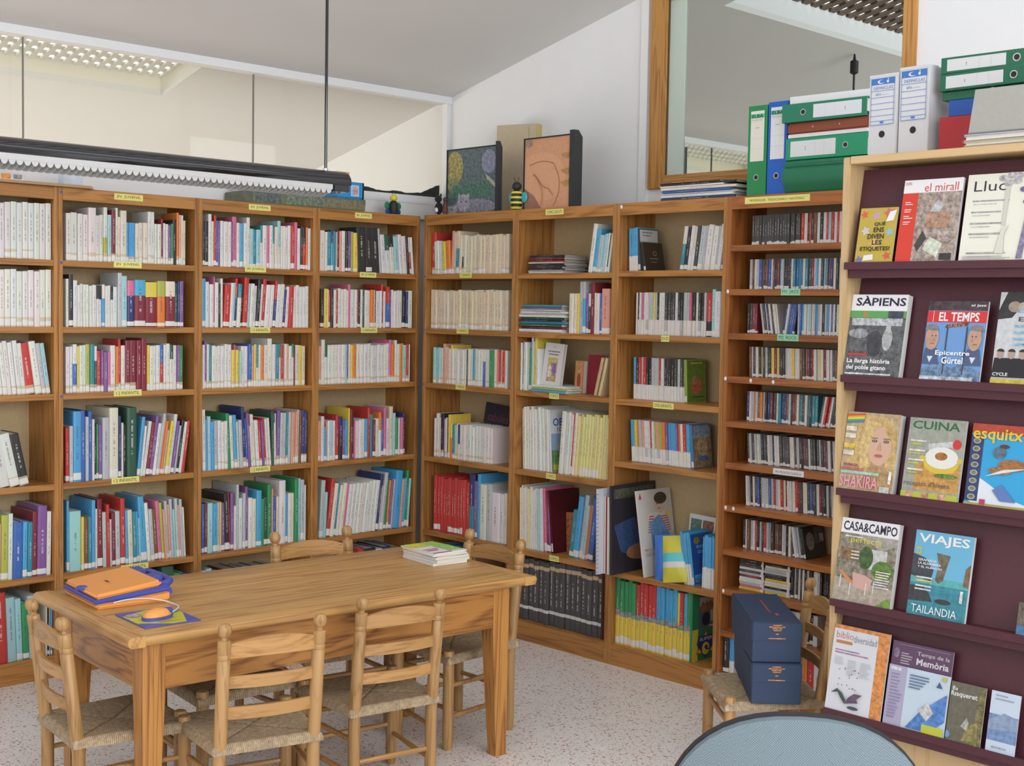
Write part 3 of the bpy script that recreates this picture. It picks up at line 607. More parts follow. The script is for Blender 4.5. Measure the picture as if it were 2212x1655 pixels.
# things lying flat: stacks of books on their sides, spine to the front
def flat(kind, key, si, u0, w_, d_, t_, z0, cols, setback=.02, yaw=0.0, label='', group=None, sticker=0, split=2.0):
    c = CASES[key]
    # local: thickness axis becomes vertical, book height runs along the shelf
    Mw = c['M'] @ Matrix.Translation((u0, setback, z0)) @ Matrix.Rotation(yaw, 4, 'Z') @ Matrix.Translation((w_, 0, 0)) @ Matrix(((0, 0, -1, 0), (0, 1, 0, 0), (1, 0, 0, 0), (0, 0, 0, 1)))
    return put_book(kind, Mw, (t_-.0004, d_, w_), cols, label, group, split, sticker)
z = SZ[0]; u0 = ucase('B2', 1139, z, .03)
for i, (cw, t_) in enumerate(zip('wsgkgkcrkmkk', (.008, .007, .008, .009, .007, .008, .007, .006, .006, .008, .007, .006))):
    flat(B_, 'B2', 0, u0+rnd.uniform(0, .02), .225, .17, t_, z, [cw], .03, rnd.uniform(-.03, .03), '%s magazine lying in the pile on the top comics shelf' % PAL[cw][1], '%s magazines in the top shelf pile' % PAL[cw][1]); z += t_
z = SZ[1]; u0 = ucase('B2', 1108, z, .03)
for i, (cw, t_, wd) in enumerate(zip('wmdukdwswsvt', (.016, .011, .013, .014, .006, .012, .012, .006, .011, .010, .009, .013), (.29, .30, .28, .285, .28, .28, .30, .29, .31, .27, .26, .26))):
    flat(C_, 'B2', 1, max(.022, u0+rnd.uniform(-.005, .03)), wd, .2, t_, z, [cw], .03+rnd.uniform(-.02, .01), rnd.uniform(-.02, .02), '%s comic album lying in the pile on the second comics shelf' % PAL[cw][1], '%s albums in the second shelf pile' % PAL[cw][1]); z += t_
z = SB4[8]; u1 = ucase('B4', 1598, z, CS)
for k in range(2):
    zz = z
    for i in range(12):
        cw = rnd.choice('kwsgcmyp'); flat('cd_case', 'B4', 8, u1+k*.128+rnd.uniform(0, .003), .124, .142, .0105, zz, [cw], CS-.01+rnd.uniform(0, .006), 0, '%s CD case lying in the pile on the ninth CD shelf' % PAL[cw][1], '%s CD cases in the ninth shelf piles' % PAL[cw][1], 1); zz += .0106

# ------------------------------------------------------------------ table
TZ = 0.66
table = thing('reading_table', 'long pine reading table with tapered legs between the rush chairs', 'table', (-1.866, -1.622, 0), R(-4.2))
TL, TW = 0.772, 0.375
npl = 5; pw = 2*(TW-.0)/npl
for i in range(npl):
    y0 = -TW+i*pw; mb = MB()
    # rounded nose on the two outer planks
    def prof(outer):
        return [(0, 0), (0.006, -.004)] if outer else []
    a, b = y0+.0006, y0+pw-.0006
    if i == 0: pts = [(b, TZ-.032), (b, TZ), (a+.012, TZ), (a+.004, TZ-.004), (a, TZ-.014), (a+.003, TZ-.024), (a+.010, TZ-.032)]
    elif i == npl-1: pts = [(a, TZ-.032), (b-.010, TZ-.032), (b-.003, TZ-.024), (b, TZ-.014), (b-.004, TZ-.004), (b-.012, TZ), (a, TZ)]
    else: pts = [(a, TZ-.032), (b, TZ-.032), (b, TZ), (a, TZ)]
    mb.prism(pts, -TL+.055, TL-.055, 0); mb.build('tabletop_plank', T_H, table, smooth=i in (0, npl-1))
for s in (-1, 1):
    e = [(s*(TL-.0546), TZ-.032), (s*(TL-.0546), TZ), (s*(TL-.012), TZ), (s*(TL-.004), TZ-.004), (s*TL, TZ-.014), (s*(TL-.003), TZ-.024), (s*(TL-.010), TZ-.032)]
    MB().prism(e, -TW, TW, 1).build('end_board', T_Y, table, smooth=True)
LX, LY = TL-.075, TW-.065
for sx in (-1, 1):
    for sy in (-1, 1):
        cx, cy = sx*(LX-.035), sy*(LY-.035); t, b = .036, .024; ox, oy = sx*.010, sy*.010
        v = []
        for z, h, o in ((0, b, 1), (TZ-.20, t, 0), (TZ-.0325, t, 0)):
            v += [(cx+o*ox+p*h, cy+o*oy+q*h, z) for p, q in ((-1, -1), (1, -1), (1, 1), (-1, 1))]
        f = [(3, 2, 1, 0), (8, 9, 10, 11)]+[(4*l+k, 4*l+(k+1) % 4, 4*l+4+(k+1) % 4, 4*l+4+k) for l in (0, 1) for k in range(4)]
        MB().poly(v, f).build('leg', T_V, table, bevel=.002, seg=1)
AZ0, AZ1 = TZ-.205, TZ-.0325
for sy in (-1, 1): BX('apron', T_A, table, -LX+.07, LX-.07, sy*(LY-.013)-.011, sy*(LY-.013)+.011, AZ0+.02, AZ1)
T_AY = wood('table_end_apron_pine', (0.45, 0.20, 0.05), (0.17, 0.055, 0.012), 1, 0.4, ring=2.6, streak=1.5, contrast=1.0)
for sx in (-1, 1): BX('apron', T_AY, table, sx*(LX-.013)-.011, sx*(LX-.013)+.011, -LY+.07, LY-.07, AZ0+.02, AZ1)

# ------------------------------------------------------------------ rush chairs
def rush_mat():
    m, nt, b, N, L = newmat('rush')
    tc = N.new('ShaderNodeTexCoord'); n = N.new('ShaderNodeTexNoise'); n.inputs['Scale'].default_value = 60; n.inputs['Detail'].default_value = 6; n.inputs['Roughness'].default_value = .75
    L.new(tc.outputs['Object'], n.inputs['Vector'])
    a = N.new('ShaderNodeAttribute'); a.attribute_name = 'strand'
    ad = N.new('ShaderNodeMath'); ad.operation = 'MULTIPLY_ADD'; ad.inputs[1].default_value = .4; L.new(a.outputs['Fac'], ad.inputs[0]); L.new(n.outputs['Fac'], ad.inputs[2])
    rp = N.new('ShaderNodeValToRGB'); e = rp.color_ramp.elements; e[0].position = .38; e[0].color = (.12, .08, .042, 1); e[1].position = 1.05; e[1].color = (.56, .42, .265, 1)
    L.new(ad.outputs[0], rp.inputs[0]); L.new(rp.outputs[0], b.inputs['Base Color']); b.inputs['Roughness'].default_value = .75
    return m
RUSH = rush_mat()
CH_H, SEATZ = 0.73, 0.352
WB, WF, DB = 0.150, 0.178, 0.165            # half widths back / front, half depth
def seat_mesh():
    n = 112; pitch = .0062; vs = []; st = []; fs = []
    def add(s, t):
        # s,t in -1..1 ; the rim folds down past |1|
        y = -DB+(t+1)*DB; hw = WB+(WF-WB)*(t+1)/2
        return s*(hw+.012), y*1.06, hw
    g = [-1.09, -1.085]+[-1.07, -1.03]+[-1+2*i/n for i in range(n+1)]+[1.03, 1.07]+[1.085, 1.09]
    drop = {-1.09: .030, -1.085: .020, -1.07: .010, -1.03: .003, 1.03: .003, 1.07: .010, 1.085: .020, 1.09: .030}
    N_ = len(g)
    rr = random.Random(3)
    for t in g:
        for s in g:
            cs, ct = max(-1.09, min(1.09, s)), max(-1.09, min(1.09, t)); x, y, hw = add(cs, ct)
            a = 1-abs(max(-1, min(1, s))); b = 1-abs(max(-1, min(1, t)))          # distance to side / front-back rails
            side = a*hw < b*DB
            if max(abs(s), abs(t)) > 1.02:
                q = y if abs(s) > abs(t) else x
            else:
                q = (1-abs(s))*hw if side else (1-abs(t))*DB; q = q
                # strands run from rail to the diagonal, parallel to the other axis
                q = y if side else x
            w_ = .5+.5*math.cos(2*math.pi*q/pitch)
            d = max(drop.get(s, 0), drop.get(t, 0))
            z = SEATZ-d+.0013*w_-.010*(min(a, b))+rr.uniform(-.0008, .0008)
            edge = min(abs(a*hw-b*DB), .02)
            if max(abs(s), abs(t)) < 1.01 and edge < .005: z -= .002; w_ = 0
            vs.append((x, y, z)); st.append(w_)
    for i in range(N_-1):
        for j in range(N_-1): fs.append((i*N_+j, i*N_+j+1, (i+1)*N_+j+1, (i+1)*N_+j))
    # underside
    k = len(vs); vs += [(-(WB+.014), -DB*1.1, SEATZ-.032), (WB+.014, -DB*1.1, SEATZ-.032), (WF+.014, DB*1.1, SEATZ-.032), (-(WF+.014), DB*1.1, SEATZ-.032)]; st += [0]*4; fs.append((k+3, k+2, k+1, k))
    me = bpy.data.meshes.new('seat'); me.from_pydata(vs, [], fs); me.materials.append(RUSH)
    at = me.attributes.new('strand', 'FLOAT', 'POINT'); at.data.foreach_set('value', st)
    for p in me.polygons: p.use_smooth = True
    return me
def lean(z): return -.052*max(0, (z-.30)/.43)**1.15
def chair_parts():
    P = []
    r = .0205
    prof = [(.0160, 0), (.0190, .012), (r, .05), (r, .30), (r, .615), (r-.002, .618), (r, .621), (r, .633), (r-.002, .636), (r, .639), (r, .676), (.0185, .6785), (.0105, .681), (.0095, .686), (.0110, .690),
            (.0165, .694), (.0200, .7015), (.0210, .7105), (.0195, .7195), (.0150, .727), (.009, .7305), (.002, .7315)]
    for s in (-1, 1):
        P.append(('back_post', MB().lathe(prof, 18, (s*WB, -DB, 0), 0, lean).mesh('back_post', C_V, smooth=True)))
        fp = [(.0155, 0), (.0190, .012), (.0205, .06), (.0205, SEATZ-.03), (.0205, SEATZ+.008), (.0185, SEATZ+.014), (.014, SEATZ+.016)]
        P.append(('front_leg', MB().lathe(fp, 18, (s*WF, DB, 0)).mesh('front_leg', C_V, smooth=True)))
    # three curved ladder slats, the top one arched
    for z0, h, arch in ((.622, .040, .024), (.528, .038, 0), (.430, .038, 0)):
        n = 14; vs = []; fs = []
        for i in range(n+1):
            t = -1+2*i/n; x = t*(WB-.006); oy = -DB+lean(z0+h/2)-.022*(1-t*t)
            zt = z0+h+arch*(1-t*t)
            for dy in (-.005, .005): vs += [(x, oy+dy, z0+.004*arch/.022*(1-t*t)), (x, oy+dy, zt)]
        for i in range(n):
            a = i*4; b = a+4
            fs += [(a, b, b+1, a+1), (a+2, a+3, b+3, b+2), (a+1, b+1, b+3, a+3), (a, a+2, b+2, b)]
        fs += [(0, 1, 3, 2), (n*4, n*4+2, n*4+3, n*4+1)]
        P.append(('back_slat', MB().poly(vs, fs).mesh('back_slat', C_H, smooth=True)))
    def st(a, b, r_=.0098): P.append(('stretcher', MB().tube((a, ((a[0]+b[0])/2, (a[1]+b[1])/2, (a[2]+b[2])/2), b), (r_*.8, r_, r_*.8), 10).mesh('stretcher', C_H, smooth=True)))
    for s in (-1, 1):
        for z in (.12, .235): st((s*WB, -DB, z), (s*WF, DB, z))
    st((-WF, DB, .15), (WF, DB, .15)); st((-WF, DB, .265), (WF, DB, .265)); st((-WB, -DB, .16), (WB, -DB, .16))
    for s in (-1, 1): P.append(('seat_rail', MB().tube(((s*WB, -DB, SEATZ-.018), (s*WF, DB, SEATZ-.018)), .011, 8).mesh('seat_rail', C_H)))
    P.append(('seat', seat_mesh()))
    return P
CHP = chair_parts()
def chair(label, x, y, rz, group=None, sc=1.0):
    t = thing('rush_chair', label, 'chair', (x, y, 0), R(rz), group)
    for n, me in CHP: link(n, me, t)
    t.scale = (sc, sc, sc); return t
chair('ladder-back rush chair at the laptop end of the table', -2.54, -1.616, -97, sc=.958)
chair('ladder-back rush chair with its back to the mouse pad', -2.262, -1.95, -14.5, sc=.963)
chair('ladder-back rush chair on the same side as the mouse-pad chair, nearer the magazine rack', -1.759, -1.903, -9.7, sc=.957)
chair('ladder-back rush chair at the magazine-pile end of the table', -1.150, -1.626, 88.75)
chair('ladder-back rush chair across the table facing the room, below the corner bookcase', -1.515, -1.37, 169, sc=1.02)
chair('ladder-back rush chair carrying two blue boxes beside the magazine rack', -0.705, -2.748, 49.5, sc=.93)
stool = thing('rush_stool', 'low rush stool tucked under the far side of the table', 'stool', (-2.07, -1.50, 0), R(178))
for n, me in CHP:
    if n in ('seat', 'front_leg', 'stretcher', 'seat_rail'): link(n, me, stool)
bp = [(.0125, 0), (.016, .012), (.017, .06), (.017, SEATZ-.03), (.0165, SEATZ+.006), (.012, SEATZ+.012)]
for s in (-1, 1): MB().lathe(bp, 18, (s*WB, -DB, 0)).build('back_leg', C_V, stool, smooth=True)

# ------------------------------------------------------------------ blue boxes on the chair
BLUE = plain('blue_bookcloth', (0.022, 0.043, 0.094), 0.7, noise=0.15, nscale=400)
def archive_box(x, y, z, rz, label):
    t = thing('archive_box', label, 'box', (x, y, z), rz); L, W, H = .44, .165, .134
    BX('body', BLUE, t, -W/2+.002, W/2-.002, -L/2+.002, L/2-.002, 0, H-.004, .002, 1)
    lid = BX('lid', BLUE, t, -W/2, W/2, -L/2, L/2, H*.52, H, .003, 2)
    a = Art(W, H); g = (.52, .22, .05)
    for i, (w_, yy) in enumerate(((.09, .93), (.16, .885), (.10, .845), (.08, .80), (.03, .71), (.17, .60))): a.rect(.5-w_, yy-.012, .5+w_, yy+.012, g, .8)
    a.build('gilt_lettering', t, (-W/2, -L/2-.0004, 0))
    a = Art(.06, L); a.rect(.3, .30, .42, .75, (.30, .07, .04), .8); a.rect(.55, .22, .75, .30, (.30, .07, .04), .8); a.build('title_print', t, (-.02, -L/2, H+.0005), (R(-90), 0, 0))
    return t
bz = math.atan2(.313, .311)-math.pi/2
SZB = SEATZ*.93+.004
archive_box(-.688, -2.737, SZB+.1352, bz, 'dark blue cloth archive box, upper of the two on the chair')
archive_box(-.695, -2.752, SZB, bz-.03, 'dark blue cloth archive box under the other one on the chair')

# ------------------------------------------------------------------ grey office chair
def fabric():
    m, nt, b, N, L = newmat('grey_fabric')
    tc = N.new('ShaderNodeTexCoord'); ck = N.new('ShaderNodeTexChecker'); ck.inputs['Scale'].default_value = 420
    ck.inputs[1].default_value = (.20, .26, .29, 1); ck.inputs[2].default_value = (.115, .15, .175, 1); L.new(tc.outputs['Object'], ck.inputs[0]); L.new(ck.outputs[0], b.inputs['Base Color'])
    b.inputs['Roughness'].default_value = .9
    return m
FAB = fabric()
gx, gy = -2.405, -4.01
oc = thing('office_chair', 'grey fabric office chair with a rounded back, in front of the box chair', 'office chair', (gx, gy, 0), R(-50))
def sellipse(a, b, n=48, e=2.35, z0=0):
    return [(math.copysign(abs(math.cos(t))**(2/e), math.cos(t))*a, z0+math.copysign(abs(math.sin(t))**(2/e), math.sin(t))*b) for t in (2*math.pi*i/n for i in range(n))]
bz0, ba, bb = .600, .258, .272
def pad(name, mat, a, b, y, d, dome, parent, curve=.12):
    n = 48; vs = []; fs = []; rings = [0, .5, .8, .94, 1.0]
    for k, q in enumerate(rings):
        for (x, z) in sellipse(a*max(q, .001), b*max(q, .001), n): vs.append((x, y-dome*(1-q**2)+curve*x*x*4-.0, bz0+z))
    m = len(rings)
    for (x, z) in sellipse(a, b, n): vs.append((x, y+d+curve*x*x*4, bz0+z))
    for k in range(m):
        for i in range(n): fs.append((k*n+i, k*n+(i+1) % n, (k+1)*n+(i+1) % n, (k+1)*n+i))
    fs.append(tuple(range(m*n+n-1, m*n-1, -1)))
    return MB().poly(vs, fs).build(name, mat, parent, smooth=True)
pad('back_pad', FAB, ba, bb, 0, .022, .014, oc)
pad('back_shell', BLACKM, ba+.003, bb+.003, .022, .02, -.0, oc)
BX('back_bar', BLACKM, oc, -.035, .035, .045, .06, .40, .62, .006)
MB().prism(sellipse(.235, .23, 40, 3), .42, .48, 2).build('seat_pad', FAB, oc, loc=(0, .27, 0), bevel=.0)
BX('seat_bracket', BLACKM, oc, -.035, .035, .045, .30, .395, .418, .004)
MB().lathe([(.03, .06), (.03, .25), (.018, .26), (.018, .40)], 14, (0, .27, 0)).build('gas_column', BLACK, oc, smooth=True)
for k in range(5):
    a = 2*math.pi*k/5+.3; e = (.27*math.cos(a), .27+.27*math.sin(a))
    MB().tube(((0, .27, .085), (e[0], e[1], .06)), (.022, .014), 8).build('base_spoke', BLACKM, oc)
    MB().tube(((e[0]-.012*math.sin(a), e[1]+.012*math.cos(a), .027), (e[0]+.012*math.sin(a), e[1]-.012*math.cos(a), .027)), .027, 14).build('caster', BLACKM, oc)

# ------------------------------------------------------------------ pendant fluorescent lamp
LOUV = plain('louvre_white', (.50, .50, .49), .5)
lamp = thing('pendant_lamp', 'long black tubular pendant lamp with white louvre over the bookcases', 'lamp', (-1.345, -1.15, 0))
Lx0, Lz, Lr = -2.2, 2.105, .052
n = 20; pts = []
for i in range(n+1):
    t = math.pi*(1.18*i/n-.09); pts.append((Lr*math.cos(t)*1.25, Lz+Lr*math.sin(t)*.86-.008))
inner = [(.86*a, Lz-.008+(b-Lz+.008)*.86-.003) for a, b in pts]
MB().prism(pts+inner[::-1], Lx0, 0, 0).build('housing', BLACK, lamp, smooth=True)
MB().prism(pts, -.001, .004, 0).build('end_cap', BLACK, lamp, bevel=.0)
MB().prism([(-.064, Lz-.046), (.064, Lz-.046), (.064, Lz-.020), (-.064, Lz-.020)], -.080, -.0012, 0).build('end_box', BLACK, lamp, bevel=.004)
for s in (-1, 1): BX('louvre_rail', LOUV, lamp, Lx0, -.083, s*.060-.002, s*.060+.002, Lz-.040, Lz-.021)
m_bl = MB(); bl = []
for i in range(13):
    t = math.pi*i/12; bl.append((-.058*math.cos(t), -.034*math.sin(t)**.7))
m_bl.prism(bl+[(.058, .012), (-.058, .012)], -.0007, .0007, 0); m_bl = m_bl.mesh('louvre_blade', LOUV)
m_sc = MB(); nn = 8; m_sc.prism([(-.0125+.025*i/nn, -.016*math.sin(math.pi*i/nn)**.6) for i in range(nn+1)]+[(.0125, .008), (-.0125, .008)], -.001, .001, 1); m_sc = m_sc.mesh('louvre_scallop', LOUV)
for k in range(82):
    x = -.100-k*.0252
    link('louvre_blade', m_bl, lamp, (x, 0, Lz-.034))
    link('louvre_scallop', m_sc, lamp, (x, -.060, Lz-.0405)); link('louvre_scallop', m_sc, lamp, (x, .060, Lz-.0405))
MB().tube(((-.5, 0, Lz-.015), (Lx0+.1, 0, Lz-.015)), .013, 10).build('fluorescent_tube', plain('tube_white', (.85, .87, .9), .3), lamp)
for x in (-.073, Lx0+.10):
    MB().tube(((x, 0, Lz+.034), (x, 0, cz(-1.15)-.10)), .0062, 10).build('hanging_rod', BLACK, lamp, smooth=True)
    MB().lathe([(.009, 0), (.009, .014), (.007, .016)], 12, (x, 0, Lz+.030)).build('rod_collar', METAL, lamp, smooth=True)
    MB().lathe([(.008, 0), (.024, .01), (.024, .078), (.010, .085), (.004, .12)], 12, (x, 0, cz(-1.15)-.119)).build('ceiling_cup', BLACKM, lamp, smooth=True)

# ------------------------------------------------------------------ toy laptop, mouse, pad, magazines on the table
ORG = plain('orange_plastic', (0.83, 0.33, 0.07), 0.35); INDI = plain('indigo_plastic', (0.06, 0.075, 0.36), 0.35)
lt = thing('toy_laptop', 'orange and blue toy laptop closed on the table', 'toy laptop', (-2.425, -1.43, TZ+.0005), R(-6))
def wedge(name, mat, x0, x1, y0, y1, za, zb, ta, tb, bev):
    v = [(x0, y0, za), (x1, y0, zb), (x1, y1, zb), (x0, y1, za), (x0, y0, za+ta), (x1, y0, zb+tb), (x1, y1, zb+tb), (x0, y1, za+ta)]
    return MB().poly(v, ((0, 3, 2, 1), (4, 5, 6, 7), (0, 1, 5, 4), (1, 2, 6, 5), (2, 3, 7, 6), (3, 0, 4, 7))).build(name, mat, lt, bevel=bev, seg=3, smooth=True)
wedge('base', ORG, -.130, .112, -.145, .145, 0, 0, .018, .034, .007)
wedge('keyboard_rim', INDI, -.136, .110, -.148, .148, .016, .032, .014, .022, .006)
lid = wedge('lid', ORG, -.130, .085, -.143, .143, .0300, .0485, .016, .022, .008)
MB().box(.072, .112, -.085, -.02, .050, .0715).build('hinge', INDI, lt, bevel=.005, smooth=True); MB().box(.072, .112, .05, .11, .050, .0715).build('hinge', INDI, lt, bevel=.005, smooth=True)
MB().tube(((.095, -.10, .044), (.118, -.10, .048), (.136, -.085, .052), (.140, 0, .054), (.136, .085, .052), (.118, .10, .048), (.095, .10, .044)), (.014, .013, .012, .011, .012, .013, .014), 12).build('handle', INDI, lt, smooth=True)
MB().lathe([(.022, 0), (.022, .006), (.019, .009)], 18, (-.121, 0, .0395)).build('latch', INDI, lt, smooth=True)
MB().prism([(.100, .010), (.128, .020), (.122, .040), (.104, .040)], -.13, -.10, 1).build('side_clip', INDI, lt, bevel=.003)
a = Art(.07, .016); a.poly(((0,.3),(.12,.95),(.3,.9),(.25,.35),(.95,.25),(1,.5),(.4,.6)), (.08, .07, .25)); a.build('lettering', lt, (-.05, .035, .0540), (R(-90), R(-5.5), R(-90)))
a = Art(.03, .01); a.rect(0, 0, 1, 1, (.45, .13, .05), .5); a.build('lettering', lt, (.03, -.105, .0625), (R(-90), R(-5.5), R(0)))
pad_ = thing('mouse_pad', 'yellow and indigo mouse pad beside the toy laptop', 'mouse pad', (-2.474, -1.768, TZ+.0005), R(-4))
BX('mat', INDI, pad_, -.09, .09, -.107, .107, 0, .003, .0008, 1)
a = Art(.18, .214); a.poly(((.02, .28), (.5, .02), (.75, .02), (.98, .55), (.98, .85), (.55, .98), (.02, .78)), (.52, .50, .03)); a.lines(.35, .35, .75, 5, .05, (.45, .35, .05), 2); a.rect(.62, .62, .95, .93, (.10, .12, .45), .6); a.ell(.2, .75, .14, .1, (.35, .33, .4), .8)
a.ell(.80, .80, .07, .05, (.75, .75, .8)); a.build('pad_print', pad_, (-.09, -.107, .0032), (R(-90), 0, 0))
ms = thing('toy_mouse', 'orange toy mouse on the yellow mouse pad', 'mouse', (-2.485, -1.785, TZ+.0037), R(10))
mb = MB(); mb.ball((0, 0, .010), .050, .030, .022, 18); mb.build('shell', ORG, ms, smooth=True).scale = (1, 1, 1)
MB().prism(sellipse(.052, .031, 24, 2.3), 0, .010, 2).build('skirt', INDI, ms, smooth=True)
MB().ball((.030, 0, .016), .022, .022, .012, 12).build('buttons', INDI, ms, smooth=True)
pts = [Vector(p) for p in ((-2.437, -1.775, .012), (-2.40, -1.745, .010), (-2.365, -1.70, .008), (-2.355, -1.655, .006), (-2.37, -1.615, .012), (-2.42, -1.592, .022), (-2.48, -1.588, .026), (-2.525, -1.585, .022))]
mb = MB(); sm = []
for i in range(len(pts)-1):
    p0, p1, p2, p3 = pts[max(i-1, 0)], pts[i], pts[i+1], pts[min(i+2, len(pts)-1)]
    for k in range(6):
        t = k/6; sm.append(.5*((2*p1)+(-p0+p2)*t+(2*p0-5*p1+4*p2-p3)*t*t+(-p0+3*p1-3*p2+p3)*t**3))
mb.tube([q+Vector((0, 0, TZ)) for q in sm+[pts[-1]]], .0024, 8)
o = mb.build('cable', plain('cable_grey', (.62, .60, .60), .5), None, smooth=True); o.parent = ms; o.matrix_parent_inverse = (Matrix.Translation(ms.location) @ Matrix.Rotation(R(10), 4, 'Z')).inverted()
z = TZ+.0006; tops = [(.62, .62, .64), (.72, .70, .68), (.35, .5, .1), (.7, .68, .66), (.6, .2, .1), (.74, .74, .72), (.70, .70, .66)]
rr = random.Random(9)
desc = ['silver-white', 'grey-white', 'green', 'white', 'red-edged', 'pale white', 'pink and green printed']
for i, c in enumerate(tops):
    t_ = (.010, .007, .005, .008, .004, .006, .005)[i]
    m_ = thing('magazine', desc[i]+(' magazine on top of the pile on the table' if i == 6 else ' magazine in the pile on the table'), 'magazine', (-1.222+rr.uniform(-.006, .006), -1.600+rr.uniform(-.006, .006), z), R(-3+rr.uniform(-5, 5)), 'magazines piled on the table')
    BX('cover', plain('mag_cover_%d' % i, c, .3), m_, -.078, .078, -.105, .105, t_-.0012, t_); BX('pages', PAGES, m_, -.076, .0775, -.104, .104, 0, t_-.0013)
    if i == 6:
        a = Art(.156, .21); a.rect(0, 0, 1, 1, (.78, .76, .74)); a.rect(0, .62, .6, 1, (.55, .65, .10), .5); a.rect(.55, .1, 1, .98, (.30, .55, .12), .8); a.rect(.06, .36, .52, .42, (.5, .08, .3), .9); a.rect(.06, .24, .40, .31, (.5, .08, .3), .9); a.ell(.3, .8, .2, .1, (.75, .60, .05)); a.rect(0, .0, .55, .06, (.4, .1, .3), .3)
        a.build('cover_print', m_, (-.078, -.105, t_+.0002), (R(-90), 0, 0))
    z += t_+.0002
tag(BX('paper_scrap', WHT, None, -.02, .02, -.012, .012, 0, .0015), 'small white paper scrap on the terrazzo floor', 'paper'); P = hit(1300, 1616, 2, 0); bpy.data.objects['paper_scrap'].location = (P.x, P.y, .0003)

# ------------------------------------------------------------------ covers shown face-on in the shelves
def face_book(name, label, cat, key, si, px, setback, w_, h_, t_, col, lean_=0.0, yaw=0.0, tilt=8.0, art=None, pages=True, zoff=0.0):
    """book standing with its front cover towards the room; tilt = leaning back"""
    c = CASES[key]; zz = c['z'][si]+zoff; u = ucase(key, px, zz, setback)
    t = thing(name, label, cat); Mw = c['M'] @ Matrix.Translation((u, setback, zz)) @ Matrix.Rotation(R(yaw), 4, 'Z') @ Matrix.Rotation(R(lean_), 4, 'Y') @ Matrix.Rotation(R(-tilt), 4, 'X')
    loc, q, _ = Mw.decompose(); t.location = loc; t.rotation_euler = q.to_euler()
    cm = plain('cover_'+label.replace(' ', '_')[:40], col, .32)
    BX('cover', cm, t, 0, w_, 0, .0015, 0, h_); BX('back_cover', cm, t, 0, w_, t_-.0015, t_, 0, h_)
    BX('spine', cm, t, 0, .002, .0015, t_-.0015, 0, h_)
    BX('page_block', PAGES if pages else cm, t, .002, w_-.003, .0015, t_-.0015, .002, h_-.002)
    if art:
        a = Art(w_, h_); art(a); a.build('cover_print', t, (0, -.0002, 0))
    return t
def side_book(name, label, cat, key, si, px, setback, t_, d, h, col, lean_, art=None, yaw=0.0, pages=True):
    """last volume of a leaning row: spine to the room, printed cover facing the near end of the shelf"""
    c = CASES[key]; zz = c['z'][si]; u = ucase(key, px, zz, setback)
    Mw = c['M'] @ Matrix.Translation((u, setback, zz)) @ Matrix.Rotation(R(yaw), 4, 'Z') @ Matrix.Rotation(R(lean_), 4, 'Y')
    t = thing(name, label, cat); loc, q, _ = Mw.decompose(); t.location = loc; t.rotation_euler = q.to_euler()
    m = plain('side_'+label.replace(' ', '_')[:40], col, .3)
    BX('cover', m, t, 0, .0015, 0, d, 0, h); BX('cover', m, t, t_-.0015, t_, 0, d, 0, h); BX('spine', m, t, .0015, t_-.0015, 0, .003, 0, h); BX('page_block' if pages else 'case_body', PAGES if pages else m, t, .0015, t_-.0015, .003, d-.003, .003, h-.003)
    if art:
        a = Art(d, h); art(a); a.build('cover_print', t, (t_+.0002, 0, 0), (0, 0, R(90)))
    a = Art(t_, h); a.rect(.08, .03, .92, .16, (.68, .67, .64)); a.build('spine_sticker', t, (0, -.0002, 0))
    return t
def art_paint(a):
    a.rect(.02, .01, .98, .99, (.66, .64, .64)); a.rect(.25, .10, .75, .66, (.45, .33, .16), .8); a.rect(.25, .55, .75, .66, (.50, .45, .12), .5); a.ell(.62, .40, .10, .16, (.25, .12, .40), .5); a.ell(.38, .34, .10, .15, (.65, .62, .55), .6); a.ell(.62, .58, .05, .05, (.6, .5, .45))
    a.rect(.18, .79, .82, .815, (.2, .17, .17), .9); a.rect(.24, .72, .76, .745, (.2, .17, .17), .9); a.rect(.42, .90, .58, .912, (.3, .27, .27), .9)
face_book('hardback_book', 'white hardback with a painting shown cover-out on the third comics shelf', 'book', 'B2', 2, 1168, .045, .125, .205, .02, (.66, .64, .64), 3, 0, 6, art_paint, True, .034)
def art_icon(a): a.rect(.03, .02, .97, .98, (.52, .24, .10), .3); a.ell(.5, .40, .22, .28, (.30, .06, .03), .5); a.ell(.5, .68, .10, .08, (.55, .36, .2)); a.ell(.5, .70, .16, .11, (.45, .26, .08), .4, 20, 0, 180)
face_book('hardback_book', 'narrow orange-brown book with a seated figure on the third comics shelf', 'book', 'B2', 2, 1240, .10, .052, .155, .03, (.45, .20, .10), 0, 0, 3, art_icon, True, .0)
face_book('hardback_book', 'plain crimson book standing cover-out on the third comics shelf', 'book', 'B2', 2, 1268, .13, .10, .185, .02, (.26, .012, .03), 0, 0, 3)
for px, col, nm, yy in ((1288, (.60, .44, .22), 'tan', .03), (1297, (.66, .52, .28), 'cream', .02)):
    c = CASES['B2']; u = ucase('B2', px, SZ[2], yy)
    Mw = c['M'] @ Matrix.Translation((u, yy, SZ[2])) @ Matrix.Rotation(R(14), 4, 'Y') @ Matrix.Translation((-.018, 0, 0))
    o = put_book(P_, Mw, (.016, .13, .18), ['c'], f'{nm} old paperback leaning beside the crimson book', None); o.color = (*col, 1); o['c2'] = col
z = SZ[2]
for i, (col, t_, w_) in enumerate((('u', .012, .235), ('l', .010, .235), ('w', .011, .22))):
    u = ucase('B2', 1152, z, .02); flat(B_, 'B2', 2, u+.004*i, w_, .2, t_, z, [col], .0+.004*i, -.05, '%s book lying flat under the painting book' % PAL[col][1]); z += t_
